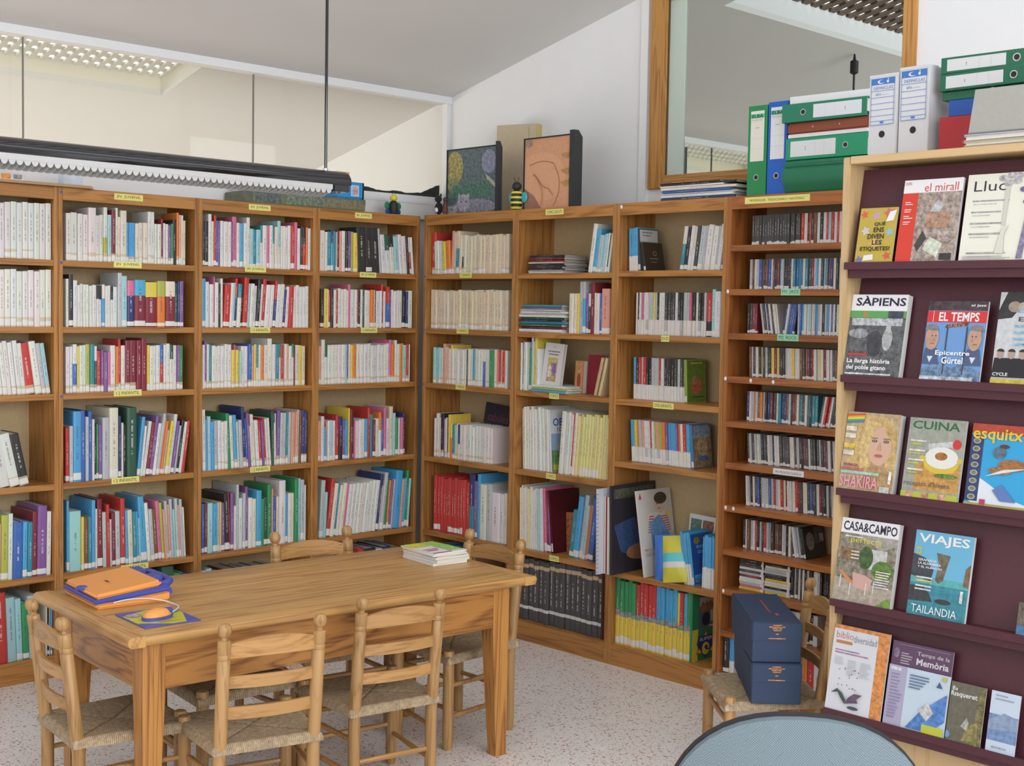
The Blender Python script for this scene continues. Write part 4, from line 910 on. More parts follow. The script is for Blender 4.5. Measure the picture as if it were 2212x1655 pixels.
def art_album(a):
    a.rect(.01, .01, .99, .99, (.30, .45, .62)); a.rect(.01, .62, .99, .99, (.70, .74, .78)); a.text('OBELIX', .08, .74, .95, .87, (.05, .15, .50), True); a.text('I COMPANYIA', .22, .65, .95, .72, (.03, .03, .05), True); a.rect(.45, .90, .85, .94, (.5, .05, .05), .8)
    a.rect(.01, .01, .99, .35, (.16, .30, .10), .8); a.ell(.4, .40, .2, .14, (.45, .42, .38), .8); a.rect(.05, .03, .45, .12, (.70, .60, .08))
side_book('comic_album', 'white comic album whose blue printed cover shows, last of the white albums', 'book', 'B2', 3, 1189, .04, .010, .205, .298, (.70, .72, .74), -4, art_album)
side_book('hardback_book', 'large plain maroon album shown cover-out on the fifth comics shelf', 'book', 'B2', 4, 1192, .04, .012, .205, .30, (.10, .008, .018), -7, lambda a: a.rect(.0, .0, 1, 1, (.085, .008, .016)))
face_book('hardback_book', 'small orange picture book standing behind the blue leaning albums', 'book', 'B2', 4, 1216, .13, .12, .19, .012, (.50, .16, .06), -4, 0, 5, lambda a: a.rect(.1, .1, .9, .9, (.42, .15, .06), .9))
def art_cad(a): a.rect(.02, .02, .98, .98, (.015, .017, .035)); a.text('cabules', .16, .70, .95, .84, (.16, .05, .08)); a.ell(.45, .42, .30, .10, (.07, .09, .03), .9); a.rect(.1, .08, .9, .25, (.03, .04, .02), .9)
face_book('hardback_book', 'large black picture book leaning on the back behind the white paperbacks', 'book', 'B1', 3, 1032, .145, .19, .30, .014, (.015, .016, .03), 5, 0, 6, art_cad)
def art_rdr(a): a.rect(0, 0, 1, 1, (.42, .07, .04), .3); a.ell(.45, .6, .3, .18, (.60, .25, .05), .8); a.poly(((.1, .2), (.4, .6), (.3, .1)), (.65, .35, .05)); a.poly(((.5, .1), (.8, .45), (.9, .1)), (.04, .03, .03)); a.rect(.45, .84, .95, .90, (.10, .15, .4))
c = CASES['B2']
Mw = c['M'] @ Matrix.Translation((ucase('B2', 1301, SZ[5], .03)+.001, .03, SZ[5])) @ Matrix.Rotation(R(90), 4, 'Z')
a = Art(.19, .31); art_rdr(a); ck = thing('encyclopedia_volume', 'last dark encyclopedia volume with a red printed cover, bottom comics shelf', 'book', Mw.to_translation(), 0); ck.rotation_euler = Mw.to_euler()
BX('cover', plain('enc_dark', (.03, .02, .022), .35), ck, 0, .19, .0005, .0025, 0, .31); BX('page_block', PAGES, ck, .004, .187, .0025, .009, .004, .306); BX('spine', MATS['enc_dark'], ck, -.001, .004, .0005, .011, 0, .31); BX('back_cover', MATS['enc_dark'], ck, 0, .19, .009, .011, 0, .31)
a.build('cover_print', ck, (0, .0002, 0))
# DVD faces
def dvd_face(label, px, si, setb, col, lean_, art, yaw=10, up=0):
    return side_book('dvd_case', label, 'DVD', 'B3', si, px, setb, .0145, .132, up or .19, col, lean_, art, 0, False)
def art_brown(a): a.rect(.03, .02, .97, .98, (.045, .03, .022)); a.ell(.55, .62, .10, .09, (.30, .25, .2)); a.ell(.55, .62, .07, .06, (.05, .03, .02)); a.rect(.25, .42, .7, .45, (.25, .2, .15), .8); a.rect(.3, .3, .6, .32, (.25, .2, .15), .8)
dvd_face('dark brown DVD leaning cover-out on the top DVD shelf', 1391, 0, .05, (.03, .022, .018), -11, art_brown, 12, .128)
def art_cat(a): a.rect(.03, .02, .97, .98, (.12, .16, .18)); a.rect(.03, .7, .97, .98, (.62, .62, .62)); a.rect(.15, .9, .7, .93, (.3, .3, .3), .9); a.rect(.15, .83, .6, .86, (.3, .3, .3), .9); a.rect(.03, .45, .97, .70, (.25, .26, .28), .9)
dvd_face('white topped DVD behind the dark brown one on the top shelf', 1379, 0, .052, (.05, .05, .05), -5, art_cat, 10)
def art_green(a): a.rect(.03, .02, .97, .98, (.12, .20, .03), .4); a.ell(.5, .40, .28, .2, (.40, .10, .05), .6); a.ell(.4, .52, .12, .1, (.35, .2, .1), .6); a.rect(.2, .9, .8, .93, (.5, .45, .1), .8); a.rect(.3, .12, .9, .15, (.05, .06, .02), .8)
dvd_face('green DVD with a red figure standing cover-out on the third DVD shelf', 1479, 2, .06, (.25, .36, .05), -3, art_green, 20)
def art_child(a): a.rect(.03, .02, .97, .98, (.32, .22, .10), .9); a.rect(.06, .70, .94, .97, (.25, .33, .42), .8); a.ell(.5, .22, .3, .06, (.08, .16, .4), .5); a.ell(.5, .5, .3, .22, (.42, .32, .18), .9)
dvd_face('children\'s DVD with a brown and blue cover at the end of the fourth DVD shelf', 1494, 3, .055, (.06, .20, .42), -6, art_child, 14)
# CD face
def art_cdf(a): a.rect(0, 0, 1, 1, (.03, .03, .03)); a.ell(.32, .55, .2, .3, (.28, .27, .26), .6); a.rect(.55, .45, 1, 1, (.10, .10, .10), .8); a.rect(.8, .5, 1, .75, (.45, .44, .42), .4)
side_book('cd_case', 'black and grey CD shown cover-out on the eighth CD shelf', 'CD', 'B4', 7, 1737, .06, .010, .142, .125, (.05, .05, .05), -11, art_cdf, 0, False)
def art_cdm(a): a.rect(0, 0, 1, 1, (.07, .04, .03), .7); a.ell(.5, .55, .22, .25, (.14, .08, .05), .8)
face_book('cd_case', 'dark brown CD shown cover-out between leaning CDs under the jazz sign', 'CD', 'B4', 2, 1668, .16, .142, .125, .010, (.05, .03, .02), 0, 0, 4, art_cdm, False)
# fifth shelf of the DVD bookcase: big books sticking out
c = CASES['B3']
def bigbook(label, u, y0, t_, d, h, col, lean_, yaw=0.0, cat='book', name='picture_book', art=None):
    Mw = c['M'] @ Matrix.Translation((u, y0, SB3[4])) @ Matrix.Rotation(R(yaw), 4, 'Z') @ Matrix.Rotation(R(lean_), 4, 'Y')
    t = thing(name, label, cat); loc, q, _ = Mw.decompose(); t.location = loc; t.rotation_euler = q.to_euler()
    m = plain('big_'+label.replace(' ', '_')[:36], col, .3)
    BX('cover', m, t, 0, .002, 0, d, 0, h); BX('cover', m, t, t_-.002, t_, 0, d, 0, h); BX('spine', m, t, .002, t_-.002, 0, .003, 0, h); BX('page_block', PAGES, t, .002, t_-.002, .003, d-.003, .003, h-.003)
    if art:
        a = Art(d, h); art(a); a.build('cover_print', t, (t_+.0002, 0, 0), (0, 0, R(90)))
    return t
sp = bigbook('white spiral-bound pad jutting out of the fifth DVD shelf', .026, -.115, .010, .30, .385, (.66, .67, .72), -1, 0, name='spiral_pad', art=lambda a: (a.rect(0, 0, 1, 1, (.66, .67, .72)), a.poly(((.30, .74), (.38, .80), (.42, .72), (.36, .70), (.33, .62)), (.55, .05, .04))))
for k in range(40): 
    if k % 2 == 0: MB().tube([(0.005+.008*math.cos(q), -.001+.006*math.sin(q), .012+k*.0092) for q in (i*math.pi/4 for i in range(9))], .0011, 5, cap=False).build('spiral_loop', plain('spiral_blue', (.12, .18, .4), .4), sp)
for i, (col, t_) in enumerate((((.70, .66, .58), .007), ((.40, .03, .05), .004), ((.72, .69, .62), .008), ((.50, .48, .38), .006))):
    bigbook(('cream', 'red', 'ivory', 'greyish')[i]+' thin picture book between the spiral pad and the giant dark book', .040+.0085*i, -.075, t_, .28, .35, col, -1)
def art_dark(a): a.rect(0, 0, 1, 1, (.035, .032, .045)); a.poly(((.05, .55), (.5, .62), (.9, .35), (.7, .1), (.2, .25)), (.05, .09, .22), .5); a.ell(.62, .22, .3, .09, (.36, .18, .09), .3); a.ell(.85, .55, .3, .2, (.10, .045, .03), .5); a.rect(.05, .85, .95, .96, (.10, .10, .08), .9)
bigbook('giant dark picture book with an arm on its cover, jutting out of the shelf', .080, -.080, .012, .325, .40, (.03, .028, .036), -2, 3, art=art_dark)
def art_boy(a):
    a.rect(0, 0, 1, 1, (.62, .60, .56)); a.poly(((.25, .72), (.75, .75), (.85, .50), (.6, .44), (.3, .50)), (.72, .66, .62))
    for k in range(7): a.rect(.22+.01*k, .50+.03*k, .36+.01*k, .512+.03*k, (.50, .08, .10)); a.rect(.64, .50+.028*k, .90-.01*k, .512+.028*k, (.50, .08, .10))
    a.poly(((.28, .62), (.6, .70), (.85, .45), (.80, .30), (.3, .30)), (.15, .33, .60), .4); a.ell(.62, .82, .15, .10, (.66, .48, .38)); a.ell(.66, .89, .19, .07, (.06, .045, .03), .4); a.rect(.52, .82, .57, .83, (.05, .03, .03)); a.rect(.66, .83, .71, .84, (.05, .03, .03)); a.rect(.56, .765, .64, .775, (.45, .1, .1))
    a.ell(.85, .70, .06, .04, (.75, .62, .1)); a.rect(.06, .30, .94, .32, (.45, .44, .3), .7); a.text('GEGANTS', .06, .235, .62, .275, (.30, .30, .33)); a.rect(.35, .03, .45, .20, (.45, .08, .07), .4); a.rect(.50, .02, .60, .19, (.25, .28, .12), .5); a.rect(.65, .04, .74, .22, (.10, .22, .40), .5)
    a.poly(((.02, .90), (.07, .97), (.10, .90)), (.55, .05, .05))
side_book('picture_book', 'large white picture book with a boy in a striped shirt on its cover', 'book', 'B3', 4, 1390, -.005, .011, .235, .385, (.62, .60, .56), -9.5, art_boy)
def art_port(a): a.rect(0, 0, 1, 1, (.64, .63, .62)); a.rect(.05, .70, .36, .93, (.10, .16, .12), .9); a.rect(.40, .70, .72, .93, (.20, .10, .06), .9); a.rect(.76, .70, .97, .93, (.12, .14, .16), .9); a.text('UN PORT AL LLARG', .05, .54, .99, .62, (.40, .06, .08)); a.rect(.05, .46, .6, .48, (.3, .3, .3), .9)
face_book('hardback_book', 'white book with three photo strips standing behind the blue paperbacks', 'book', 'B3', 4, 1478, .17, .19, .285, .012, (.64, .63, .62), 2, 0, 4, art_port)
def packet(label, px, setb, w_, h_, col, bands, lean_):
    zz = SB3[4]; u = ucase('B3', px, zz, setb); t = thing('cloth_packet', label, 'packet'); Mw = c['M'] @ Matrix.Translation((u, setb, zz+.002)) @ Matrix.Rotation(R(16), 4, 'Z') @ Matrix.Rotation(R(lean_), 4, 'Y') @ Matrix.Rotation(R(-14), 4, 'X')
    loc, q, _ = Mw.decompose(); t.location = loc; t.rotation_euler = q.to_euler()
    n, m = 12, 16; vs = []; fs = []; zs = []
    for s in (-1, 1):
        for j in range(m+1):
            for i in range(n+1):
                x, zc = -1+2*i/n, -1+2*j/m; th = .020*(1-abs(x)**3)*(1-abs(zc)**3); vs.append((w_/2+x*w_/2, .022+s*(th+.0005), h_/2+zc*h_/2))
    def idx(s, j, i): return s*(m+1)*(n+1)+j*(n+1)+i
    mi = []
    for s in (0, 1):
        for j in range(m):
            for i in range(n):
                fs.append((idx(s, j, i), idx(s, j, i+1), idx(s, j+1, i+1), idx(s, j+1, i))); k = 0
                for b, (lo, hi) in enumerate(bands): k = b+1 if lo <= (j+.5)/m < hi[0] else k
                mi.append(k)
    cols = [plain('packet_'+str(k)+label[:8], cc, .3) for k, cc in enumerate([col]+[b[1][1] for b in bands])]
    mb = MB(); mb.poly(vs, fs); mb.m = mi; mb.build('pouch', cols, t, smooth=True)
packet('soft blue packet leaning on the striped-shirt book', 1411, -.02, .105, .20, (.05, .18, .60), [], -8)
packet('soft yellow packet with aqua and white bands beside the blue packet', 1428, -.03, .115, .205, (.60, .56, .06), [(.30, (.46, (.66, .66, .64))), (.46, (.60, (.10, .55, .58)))], -8)
def art_atlas(a): a.rect(.02, .02, .98, .98, (.03, .09, .36)); a.ell(.3, .85, .15, .07, (.25, .22, .05), .6); a.rect(.25, .70, .8, .76, (.12, .30, .55), .9); a.rect(.3, .60, .75, .66, (.12, .30, .55), .9); a.ell(.6, .36, .24, .14, (.05, .06, .07)); a.ell(.55, .36, .1, .08, (.5, .5, .5), .5); a.rect(.05, .05, .9, .20, (.08, .30, .5), .8)
side_book('paperback', 'sky blue paperback with a navy badge cover, last of the leaning ones', 'book', 'B3', 4, 1497, .03, .009, .15, .225, (.07, .36, .64), -9, art_atlas)
# boxed set end cover with the emblem
u = ucase('B3', 1492, SB3[5], .03)
Mw = c['M'] @ Matrix.Translation((u+.004, .03, SB3[5])) @ Matrix.Rotation(R(90), 4, 'Z')
es = thing('comic_album', 'end album with a shield emblem on its green cover, bottom DVD shelf', 'book', Mw.to_translation()); es.rotation_euler = Mw.to_euler()
gm = plain('end_album_green', (.03, .22, .09), .35); BX('cover', gm, es, 0, .19, 0, .002, 0, .30); BX('spine', gm, es, -.001, .003, 0, .012, 0, .30); BX('page_block', PAGES, es, .003, .187, .002, .010, .003, .297); BX('back_cover', gm, es, 0, .19, .010, .012, 0, .30)
a = Art(.19, .30); a.rect(0, .0, .22, .47, (.70, .62, .07)); a.rect(.22, 0, 1, .45, (.03, .22, .09)); a.rect(.22, .45, 1, .99, (.10, .14, .16)); a.rect(0, .47, .22, .99, (.03, .26, .10))
a.rect(.25, .80, 1, .93, (.42, .44, .42)); a.poly([(.3+.07*i, .80+(.07 if i % 2 else .03)) for i in range(11)]+[(1, .72), (.3, .72)], (.32, .13, .05), .5); a.ell(.5, .60, .16, .10, (.02, .02, .05)); a.rect(.65, .55, 1, .72, (.40, .46, .46), .3); a.rect(.6, .48, .95, .50, (.6, .6, .6), .8)
a.poly(((.15, .10), (.85, .10), (.5, .43)), (.65, .08, .03)); a.poly(((.2, .115), (.8, .115), (.5, .40)), (.70, .58, .08)); a.poly(((.22, .36), (.80, .36), (.85, .24), (.5, .015), (.17, .24)), (.03, .04, .20)); a.text('SUPER', .27, .285, .75, .335, (.6, .6, .62), True); a.ell(.5, .165, .14, .095, (.72, .58, .06)); a.ell(.52, .185, .06, .03, (.03, .04, .20)); a.rect(.5, .14, .66, .16, (.03, .04, .20))
a.build('cover_print', es, (0, -.0002, 0))

# ------------------------------------------------------------------ things on top of the bookcases
TB = TOP+.0005
def cyl_ring(parent, x, y, z, r=.0125):
    MB().lathe([(r, 0), (r, .002), (r*.72, .002), (r*.72, .0005)], 18).build('finger_ring', METAL, parent, (x, y, z), (R(90), 0, 0), smooth=True)
    MB().lathe([(r*.70, 0), (r*.70, .001)], 16).build('ring_hole', DARK, parent, (x, y, z), (R(90), 0, 0))
def binder(label, Mw, w_, h_, d, col, lab=(.76, .74, .64), brand=None, cat='binder', plate=True, ring_at=.20, group=None, brandcol=(.10, .55, .30)):
    """lever arch file: local x = thickness, y = depth (spine at y=0), z = height"""
    t = thing('ring_binder', label, cat, group=group); loc, q, _ = Mw.decompose(); t.location = loc; t.rotation_euler = q.to_euler()
    m = plain('binder_%.2f_%.2f_%.2f' % col, col, .3)
    BX('spine', m, t, 0, w_, 0, .003, 0, h_, .001, 1); BX('cover', m, t, 0, .0025, .003, d, 0, h_); BX('cover', m, t, w_-.0025, w_, .003, d, 0, h_)
    BX('paper_block', PAGES, t, .004, w_-.02, .02, d-.01, .012, h_-.012)
    if plate:
        lw = w_*.72; a = Art(lw, h_*.56); a.rect(0, 0, 1, 1, lab)
        if brand: a.rect(0, .86, 1, .94, brandcol); a.text(brand, .08, .86, .92, .93, (.02, .03, .03), True); a.text('RADO', .12, .80, .88, .84, (.35, .35, .35))
        a.rect(.35, .66, .65, .67, (.2, .2, .25), .6); a.rect(0, .45, 1, .453, (.45, .45, .42)); a.rect(0, .25, 1, .253, (.45, .45, .42))
        a.build('spine_label', t, (w_*.14, -.0002, h_*.38))
    cyl_ring(t, w_/2, -.0002, h_*ring_at); return t
def on_case(key, u, y, z, extra=None):
    Mw = CASES[key]['M'] @ Matrix.Translation((u, y, z)); return Mw @ extra if extra else Mw
BG, BBL = (.02, .25, .085), (.015, .12, .52)
bw = lambda y: -(y-CASES['B4']['o'][1])       # world y -> distance along the CD bookcase
binder('green ring binder standing upright on the CD bookcase', on_case('B4', bw(-2.098), .02, TB), .092, .365, .255, BG, brand='ELBA')
binder('blue ring binder standing upright on the CD bookcase', on_case('B4', bw(-2.196), .02, TB), .092, .372, .255, BBL, lab=(.74, .75, .76), brand='ELBA')
LAY = Matrix(((0, 0, -1, 0), (0, 1, 0, 0), (1, 0, 0, 0), (0, 0, 0, 1))); LAYR = Matrix(((0, 0, 1, 0), (0, 1, 0, 0), (-1, 0, 0, 0), (0, 0, 0, 1)))
def lay(u, y, z, h_, w_, flip=False, yaw=0.0):
    """binder on its side; flip = ring towards the shelf's near end"""
    base = Matrix.Translation((u, y, z)) @ Matrix.Rotation(yaw, 4, 'Z')
    return base @ (Matrix.Translation((0, 0, w_)) @ LAYR if flip else Matrix.Translation((h_, 0, 0)) @ LAY)
u0 = bw(-2.296); gbox = thing('file_box', 'dark green file box at the bottom of the binder pile on the CD bookcase', 'box', (0, -2.296, TB), -math.pi/2)
gm = plain('green_box', (.015, .17, .085), .3); n = 14
pts = [(.36, .0), (.36, .128), (.012, .128)]+[(.004-.016*math.sin(math.pi*i/n), .122-.116*i/n) for i in range(n+1)]+[(.012, 0)]
MB().prism([(.01, 0), (.25, 0), (.25, .128), (.01, .128)]+[(.01-.028*math.sin(math.pi*i/n), .128-.128*i/n) for i in range(1, n)], 0, .36, 0).build('shell', gm, gbox, smooth=True)
BX('flap_lip', gm, gbox, -.001, .361, -.02, -.012, .110, .116)
binder('green ring binder with a wide label lying on the green file box', on_case('B4', 0, 0, 0) @ lay(u0-.002, .005, TB+.1295, .368, .085), .085, .368, .255, (.02, .30, .15), lab=(.72, .73, .74), ring_at=.26)
# label end towards the corner, ring towards the rack
fol = thing('folder', 'red-brown folder with white papers lying in the binder pile', 'folder', (0, -2.30, TB+.216), -math.pi/2)
BX('papers', plain('paper_white', (.74, .74, .75), .7), fol, .004, .36, .004, .25, .0, .014); BX('cover', plain('redbrown', (.26, .065, .03), .5), fol, 0, .365, 0, .255, .0145, .058, .006); 
for x in (.12, .24): MB().lathe([(.003, 0), (.003, .001)], 8).build('rivet', METAL, fol, (x, 0, .038), (R(90), 0, 0))
binder('teal green ring binder with a white label lying on the red-brown folder', on_case('B4', 0, 0, 0) @ lay(bw(-2.288), -.02, TB+.2755, .375, .072, True, .03), .072, .375, .255, (.02, .20, .115), lab=(.70, .72, .76), ring_at=.26)
pp = thing('paper_pad', 'white paper pad on top of the binder pile', 'paper pad', (.0, -2.31, TB+.349), -math.pi/2+.05)
BX('sheets', MATS['paper_white'], pp, .0, .37, 0, .25, 0, .030, .002); BX('backing_card', MATS['paper_white'], pp, .0, .372, -.001, .251, -.0015, -.0002)
z = TB
for i, (col, t_) in enumerate(zip(('n', 'w', 's', 'b', 'c', 'w', 'k', 'z'), (.011, .012, .009, .010, .012, .009, .009, .007))):
    flat(B_, 'B3', 0, .243+rnd.uniform(-.006, .006), .40-.012*i*(i % 2), .22, t_, z, [col], .015+rnd.uniform(-.01, .01), rnd.uniform(-.015, .015), '%s magazine in the flat pile beside the green binder' % PAL[col][1], 'magazines piled on the DVD bookcase'); z += t_

# picture boxes
def picture(label, y0, y1, h, x, art, side_h, side_d, side_w):
    w_ = y0-y1; t = thing('picture_box', label, 'picture', (x, y0, TB), -math.pi/2)
    BX('back_box', BLACKM, t, 0, w_, .004, .03, 0, h); 
    for a in ((0, w_, h-.006, h), (0, w_, 0, .004)): BX('frame_edge', BLACKM, t, a[0], a[1], -.002, .004, a[2], a[3])
    BX('frame_edge', BLACKM, t, 0, .006, -.002, .004, .004, h-.006)
    a = Art(w_-.006, h-.01); art(a); a.build('picture_print', t, (.006, .0035, .004))
    MB().prism([(-.004, 0), (side_d, 0), (side_d, side_h-.03), (side_d*.5, side_h), (-.004, side_h)], w_, w_+side_w, 0).build('side_panel', plain('black_board', (.03, .032, .036), .6), t)
def art_garden(a):
    a.rect(0, 0, 1, 1, (.09, .14, .15), .9); a.ell(.14, .72, .18, .26, (.34, .30, .10), .9); a.ell(.12, .45, .12, .12, (.22, .24, .10), .9); a.ell(.85, .78, .15, .18, (.22, .24, .36), .7); a.rect(.1, .25, .9, .45, (.06, .16, .12), .9); a.poly(((.78, .6), (1, .42), (1, .36), (.82, .5)), (.40, .40, .32), .5)
    a.ell(.55, .08, .45, .14, (.22, .22, .28), .7); a.ell(.34, .16, .13, .14, (.34, .34, .42), .6); a.poly(((.22, .22), (.24, .32), (.32, .27)), (.32, .32, .40), .5); a.poly(((.38, .27), (.46, .32), (.47, .22)), (.32, .32, .40), .5); a.rect(.28, .17, .31, .19, (.05, .05, .06)); a.rect(.38, .17, .41, .19, (.05, .05, .06)); a.rect(0, .0, .2, .12, (.35, .36, .40), .9)
picture('framed picture of a grey cat in a garden on the corner bookcase', -.172, -.545, .335, .06, art_garden, .352, .03, .014)
def art_peach(a):
    a.rect(0, 0, 1, 1, (.66, .33, .19), .12); a.ell(.35, .45, .55, .35, (.70, .37, .21), .08); a.poly(((0, 0), (.38, 0), (.22, .18), (0, .30)), (.33, .15, .10), .2)
    def curve(pts, w_=.006):
        for (x0, y0), (x1, y1) in zip(pts, pts[1:]):
            d = math.hypot(x1-x0, y1-y0); nx, ny = -(y1-y0)/d*w_, (x1-x0)/d*w_; a.poly(((x0-nx, y0-ny), (x1-nx, y1-ny), (x1+nx, y1+ny), (x0+nx, y0+ny)), (.38, .17, .09))
    curve([(.1+.55*i/12, .62+.05*math.sin(i/12*3)-.0*i) for i in range(13)]); curve([(.65+.13*math.sin(i/14*3.1), .62-.6*i/14) for i in range(15)]); curve([(.2+.45*i/10, .48-.30*i/10+.02*math.sin(i)) for i in range(11)]); curve([(.22+.2*math.sin(i/8*2.4), .5-.5*i/8) for i in range(9)])
    for yy in (.74, .52, .35): a.poly(((.82, yy), (.99, yy+.03), (.99, yy-.05), (.90, yy-.04)), (.42, .25, .06), .3)
    a.ell(.10, .94, .06, .05, (.34, .24, .2))
picture('framed peach picture with gold leaves on the comics bookcase', -.752, -1.062, .345, .05, art_peach, .362, .055, .028)
bx_ = thing('card_box', 'old beige card box behind the cat picture', 'box', (.335, -.255, TB), -math.pi/2+.32)
cmb = plain('beige_card', (.55, .46, .32), .7, noise=.1, nscale=40); BX('shell', cmb, bx_, 0, .235, 0, .07, 0, .485, .002); BX('edge_strip', plain('yellow_card', (.60, .48, .2), .6), bx_, .2351, .240, .001, .069, 0, .483); BX('crease', plain('card_crease', (.3, .24, .17), .7), bx_, .19, .192, -.0008, 0, .01, .47)
# bees
def bee(label, x, y, rz, head, stripes, wing, low, legs):
    t = thing('toy_bee', label, 'toy', (x, y, TB), rz); t.scale = (1.32, 1.32, 1.32) if stripes else (1.15, 1.15, 1.0)
    yel = plain('bee_yellow', (.72, .66, .05), .5); blk = plain('bee_black', (.02, .022, .02), .6); wm = plain('bee_wing_%.2f' % wing[1], wing, .4)
    prof = [(.006, 0), (.016, .004), (.021, .02), (.022, .04), (.020, .058), (.014, .070), (.006, .074)]
    MB().lathe(prof, 18).build('body', blk, t, smooth=True)
    if stripes:
        for z0 in (.004, .023, .042, .060): MB().lathe([(.0195 if 0 < z0 < .06 else .0185, 0), (.0232 if z0 > .01 else .0205, .001), (.0235 if z0 < .06 else .019, .008), (.018, .009)], 18, (0, 0, z0)).build('stripe', yel, t, smooth=True)
    hm = yel if head == 'y' else blk
    MB().ball((0, 0, .088), .018, .018, .017, 16).build('head', hm, t, smooth=True)
    for s in (-1, 1):
        MB().ball((s*.033, .006, .047), .017, .004, .020, 14).build('wing', wm, t, smooth=True)
        if low: MB().ball((s*.030, .004, .016), .016, .005, .016, 12).build('lower_wing', plain('bee_blue', (.02, .05, .30), .45), t, smooth=True)
        MB().tube(((s*.006, 0, .102), (s*.010, -.002, .114), (s*.014, -.004, .120)), .0012, 6).build('antenna', blk, t)
P = hit(850, 450, 1, .06); bee('black toy bee with yellow head and green wings on the back bookcase', P.x, .06, 0, 'y', False, (.02, .22, .10), True, True)
P = hit(1116, 440, 0, .04); bee('yellow and black striped toy bee beside the peach picture', .04, P.y, -math.pi/2, 'k', True, (.05, .42, .52), False, True)
# small dark plush group in the corner
P = hit(948, 452, 0, .02)
pl = thing('toy_figure', 'small black and white toy animal in the corner by the cat picture', 'toy', (.02, P.y, TB), -math.pi/2)
blk = plain('plush_black', (.02, .02, .022), .9); MB().ball((0, 0, .032), .024, .02, .032, 14).build('body', blk, pl, smooth=True); MB().ball((-.003, -.002, .080), .020, .018, .019, 14).build('head', blk, pl, smooth=True); MB().ball((0, -.016, .024), .012, .006, .014, 10).build('belly', WHITE, pl, smooth=True)
for s in (-1, 1): MB().ball((s*.014, 0, .099), .006, .004, .010, 8).build('ear', blk, pl, smooth=True)
P = hit(968, 452, 0, .02)
pl = thing('toy_figure', 'small brown toy figure touching the cat picture', 'toy', (.0, P.y, TB), -math.pi/2); MB().lathe([(.012, 0), (.016, .01), (.012, .05), (.008, .062)], 12).build('body', plain('toy_brown', (.10, .03, .02), .6), pl, smooth=True); MB().ball((0, 0, .072), .012, .012, .013, 12).build('head', plain('toy_head', (.05, .03, .03), .6), pl, smooth=True); MB().ball((0, -.011, .02), .007, .004, .009, 8).build('tag', plain('toy_pink', (.6, .12, .2), .5), pl)
# flat boxes and packs on the back row
c2 = thing('game_box', 'large flat olive printed box lying on the back bookcases', 'box', (-1.0, .008, TB), 0)
om = plain('olive_print', (.17, .18, .11), .4, noise=.5, nscale=28); BX('tray', om, c2, 0, .672, 0, .245, 0, .042, .003); BX('lid', plain('olive_lid', (.14, .16, .12), .4, noise=.6, nscale=22), c2, -.001, .673, -.001, .246, .028, .060, .003)
a = Art(.672, .06); a.rect(.02, .1, .24, .9, (.10, .12, .12), .9); a.rect(.28, .1, .62, .9, (.15, .19, .14), .9); a.rect(.64, .15, .97, .85, (.20, .19, .12), .6); a.build('side_print', c2, (0, -.0012, 0))
b2 = thing('picture_book', 'blue book lying on the olive box under the lamp', 'book', (-.985, .012, TB+.0605), .02); BX('cover', plain('blue_cov', (.03, .09, .30), .35, noise=.4, nscale=30), b2, 0, .24, 0, .2, .022, .026); BX('cover', MATS['blue_cov'], b2, 0, .24, 0, .2, 0, .003); BX('spine', MATS['blue_cov'], b2, 0, .24, 0, .003, .003, .022); BX('page_block', PAGES, b2, .003, .237, .003, .197, .003, .022)
b3 = thing('tissue_pack', 'bright blue pack with a white sticker at the end of the lamp', 'packet', (-.50, .02, TB+.0605), 0); BX('pack', plain('pack_blue', (.03, .30, .68), .3), b3, 0, .165, 0, .15, 0, .085, .006); a = Art(.05, .055); a.rect(0, 0, 1, 1, (.66, .66, .72)); a.rect(.12, .1, .88, .9, (.45, .40, .48), .6); a.build('sticker', b3, (.088, -.0003, .013)); a = Art(.04, .07); a.rect(.1, .3, .9, .6, (.5, .45, .65), .7); a.build('side_print', b3, (.03, -.0003, .005)); BX('end_strip', BLACKM, b3, .1655, .171, .001, .149, .001, .084)
b4 = thing('card_box', 'small orange box behind the end of the lamp', 'box', (-.50, .03, TB+.1462), 0); BX('shell', plain('orange_card', (.75, .36, .15), .6), b4, 0, .085, 0, .1, 0, .047, .002); MB().lathe([(.007, 0), (.007, .001)], 12).build('finger_hole', plain('hole_red', (.2, .03, .02), .7), b4, (.062, -.0002, .033), (R(90), 0, 0)); BX('flap', MATS['orange_card'], b4, .001, .084, -.0012, 0, .02, .046)
tr = thing('cable_trunking', 'white cable trunking box behind the toy bee', 'trunking', (-.33, YA-.062, TB), 0); MB().prism([(0, 0), (.62, 0), (.65, .025), (.63, .055), (.665, .085), (.66, .098), (0, .112)], 0, .06, 1).build('channel', WHITE, tr, bevel=.003); BX('cover_lip', WHITE, tr, 0, .60, -.004, -.0005, .085, .098)
bd = thing('loose_board', 'thin beige board lying on top of the lamp-end bookcase', 'board', (-2.63, -.015, TB), 0); MB().prism([(0, -.012), (.80, -.012), (.842, .05), (.842, .25), (0, .25)], 0, .011, 2).build('plank', R_B, bd); BX('edge_strip', plain('board_edge', (.42, .28, .15), .6), bd, 0, .80, -.0135, -.0121, 0, .011)
g1 = thing('game_box', 'striped blue and orange box on the loose board', 'box', (-2.40, .0, TB+.0115), 0); BX('tray', WHITE, g1, 0, .29, 0, .2, 0, .026, .002); BX('lid', plain('lid_white', (.6, .6, .6), .4), g1, -.001, .291, -.001, .201, .008, .030, .002); a = Art(.29, .03); a.rect(.0, .1, .58, .9, (.05, .40, .70), .3); a.rect(.5, .1, .58, .9, (.5, .05, .05)); a.rect(.66, .15, .80, .85, (.70, .28, .05), .5); a.rect(.84, .2, .96, .8, (.25, .25, .25), .9); a.build('side_print', g1, (0, -.0013, 0))
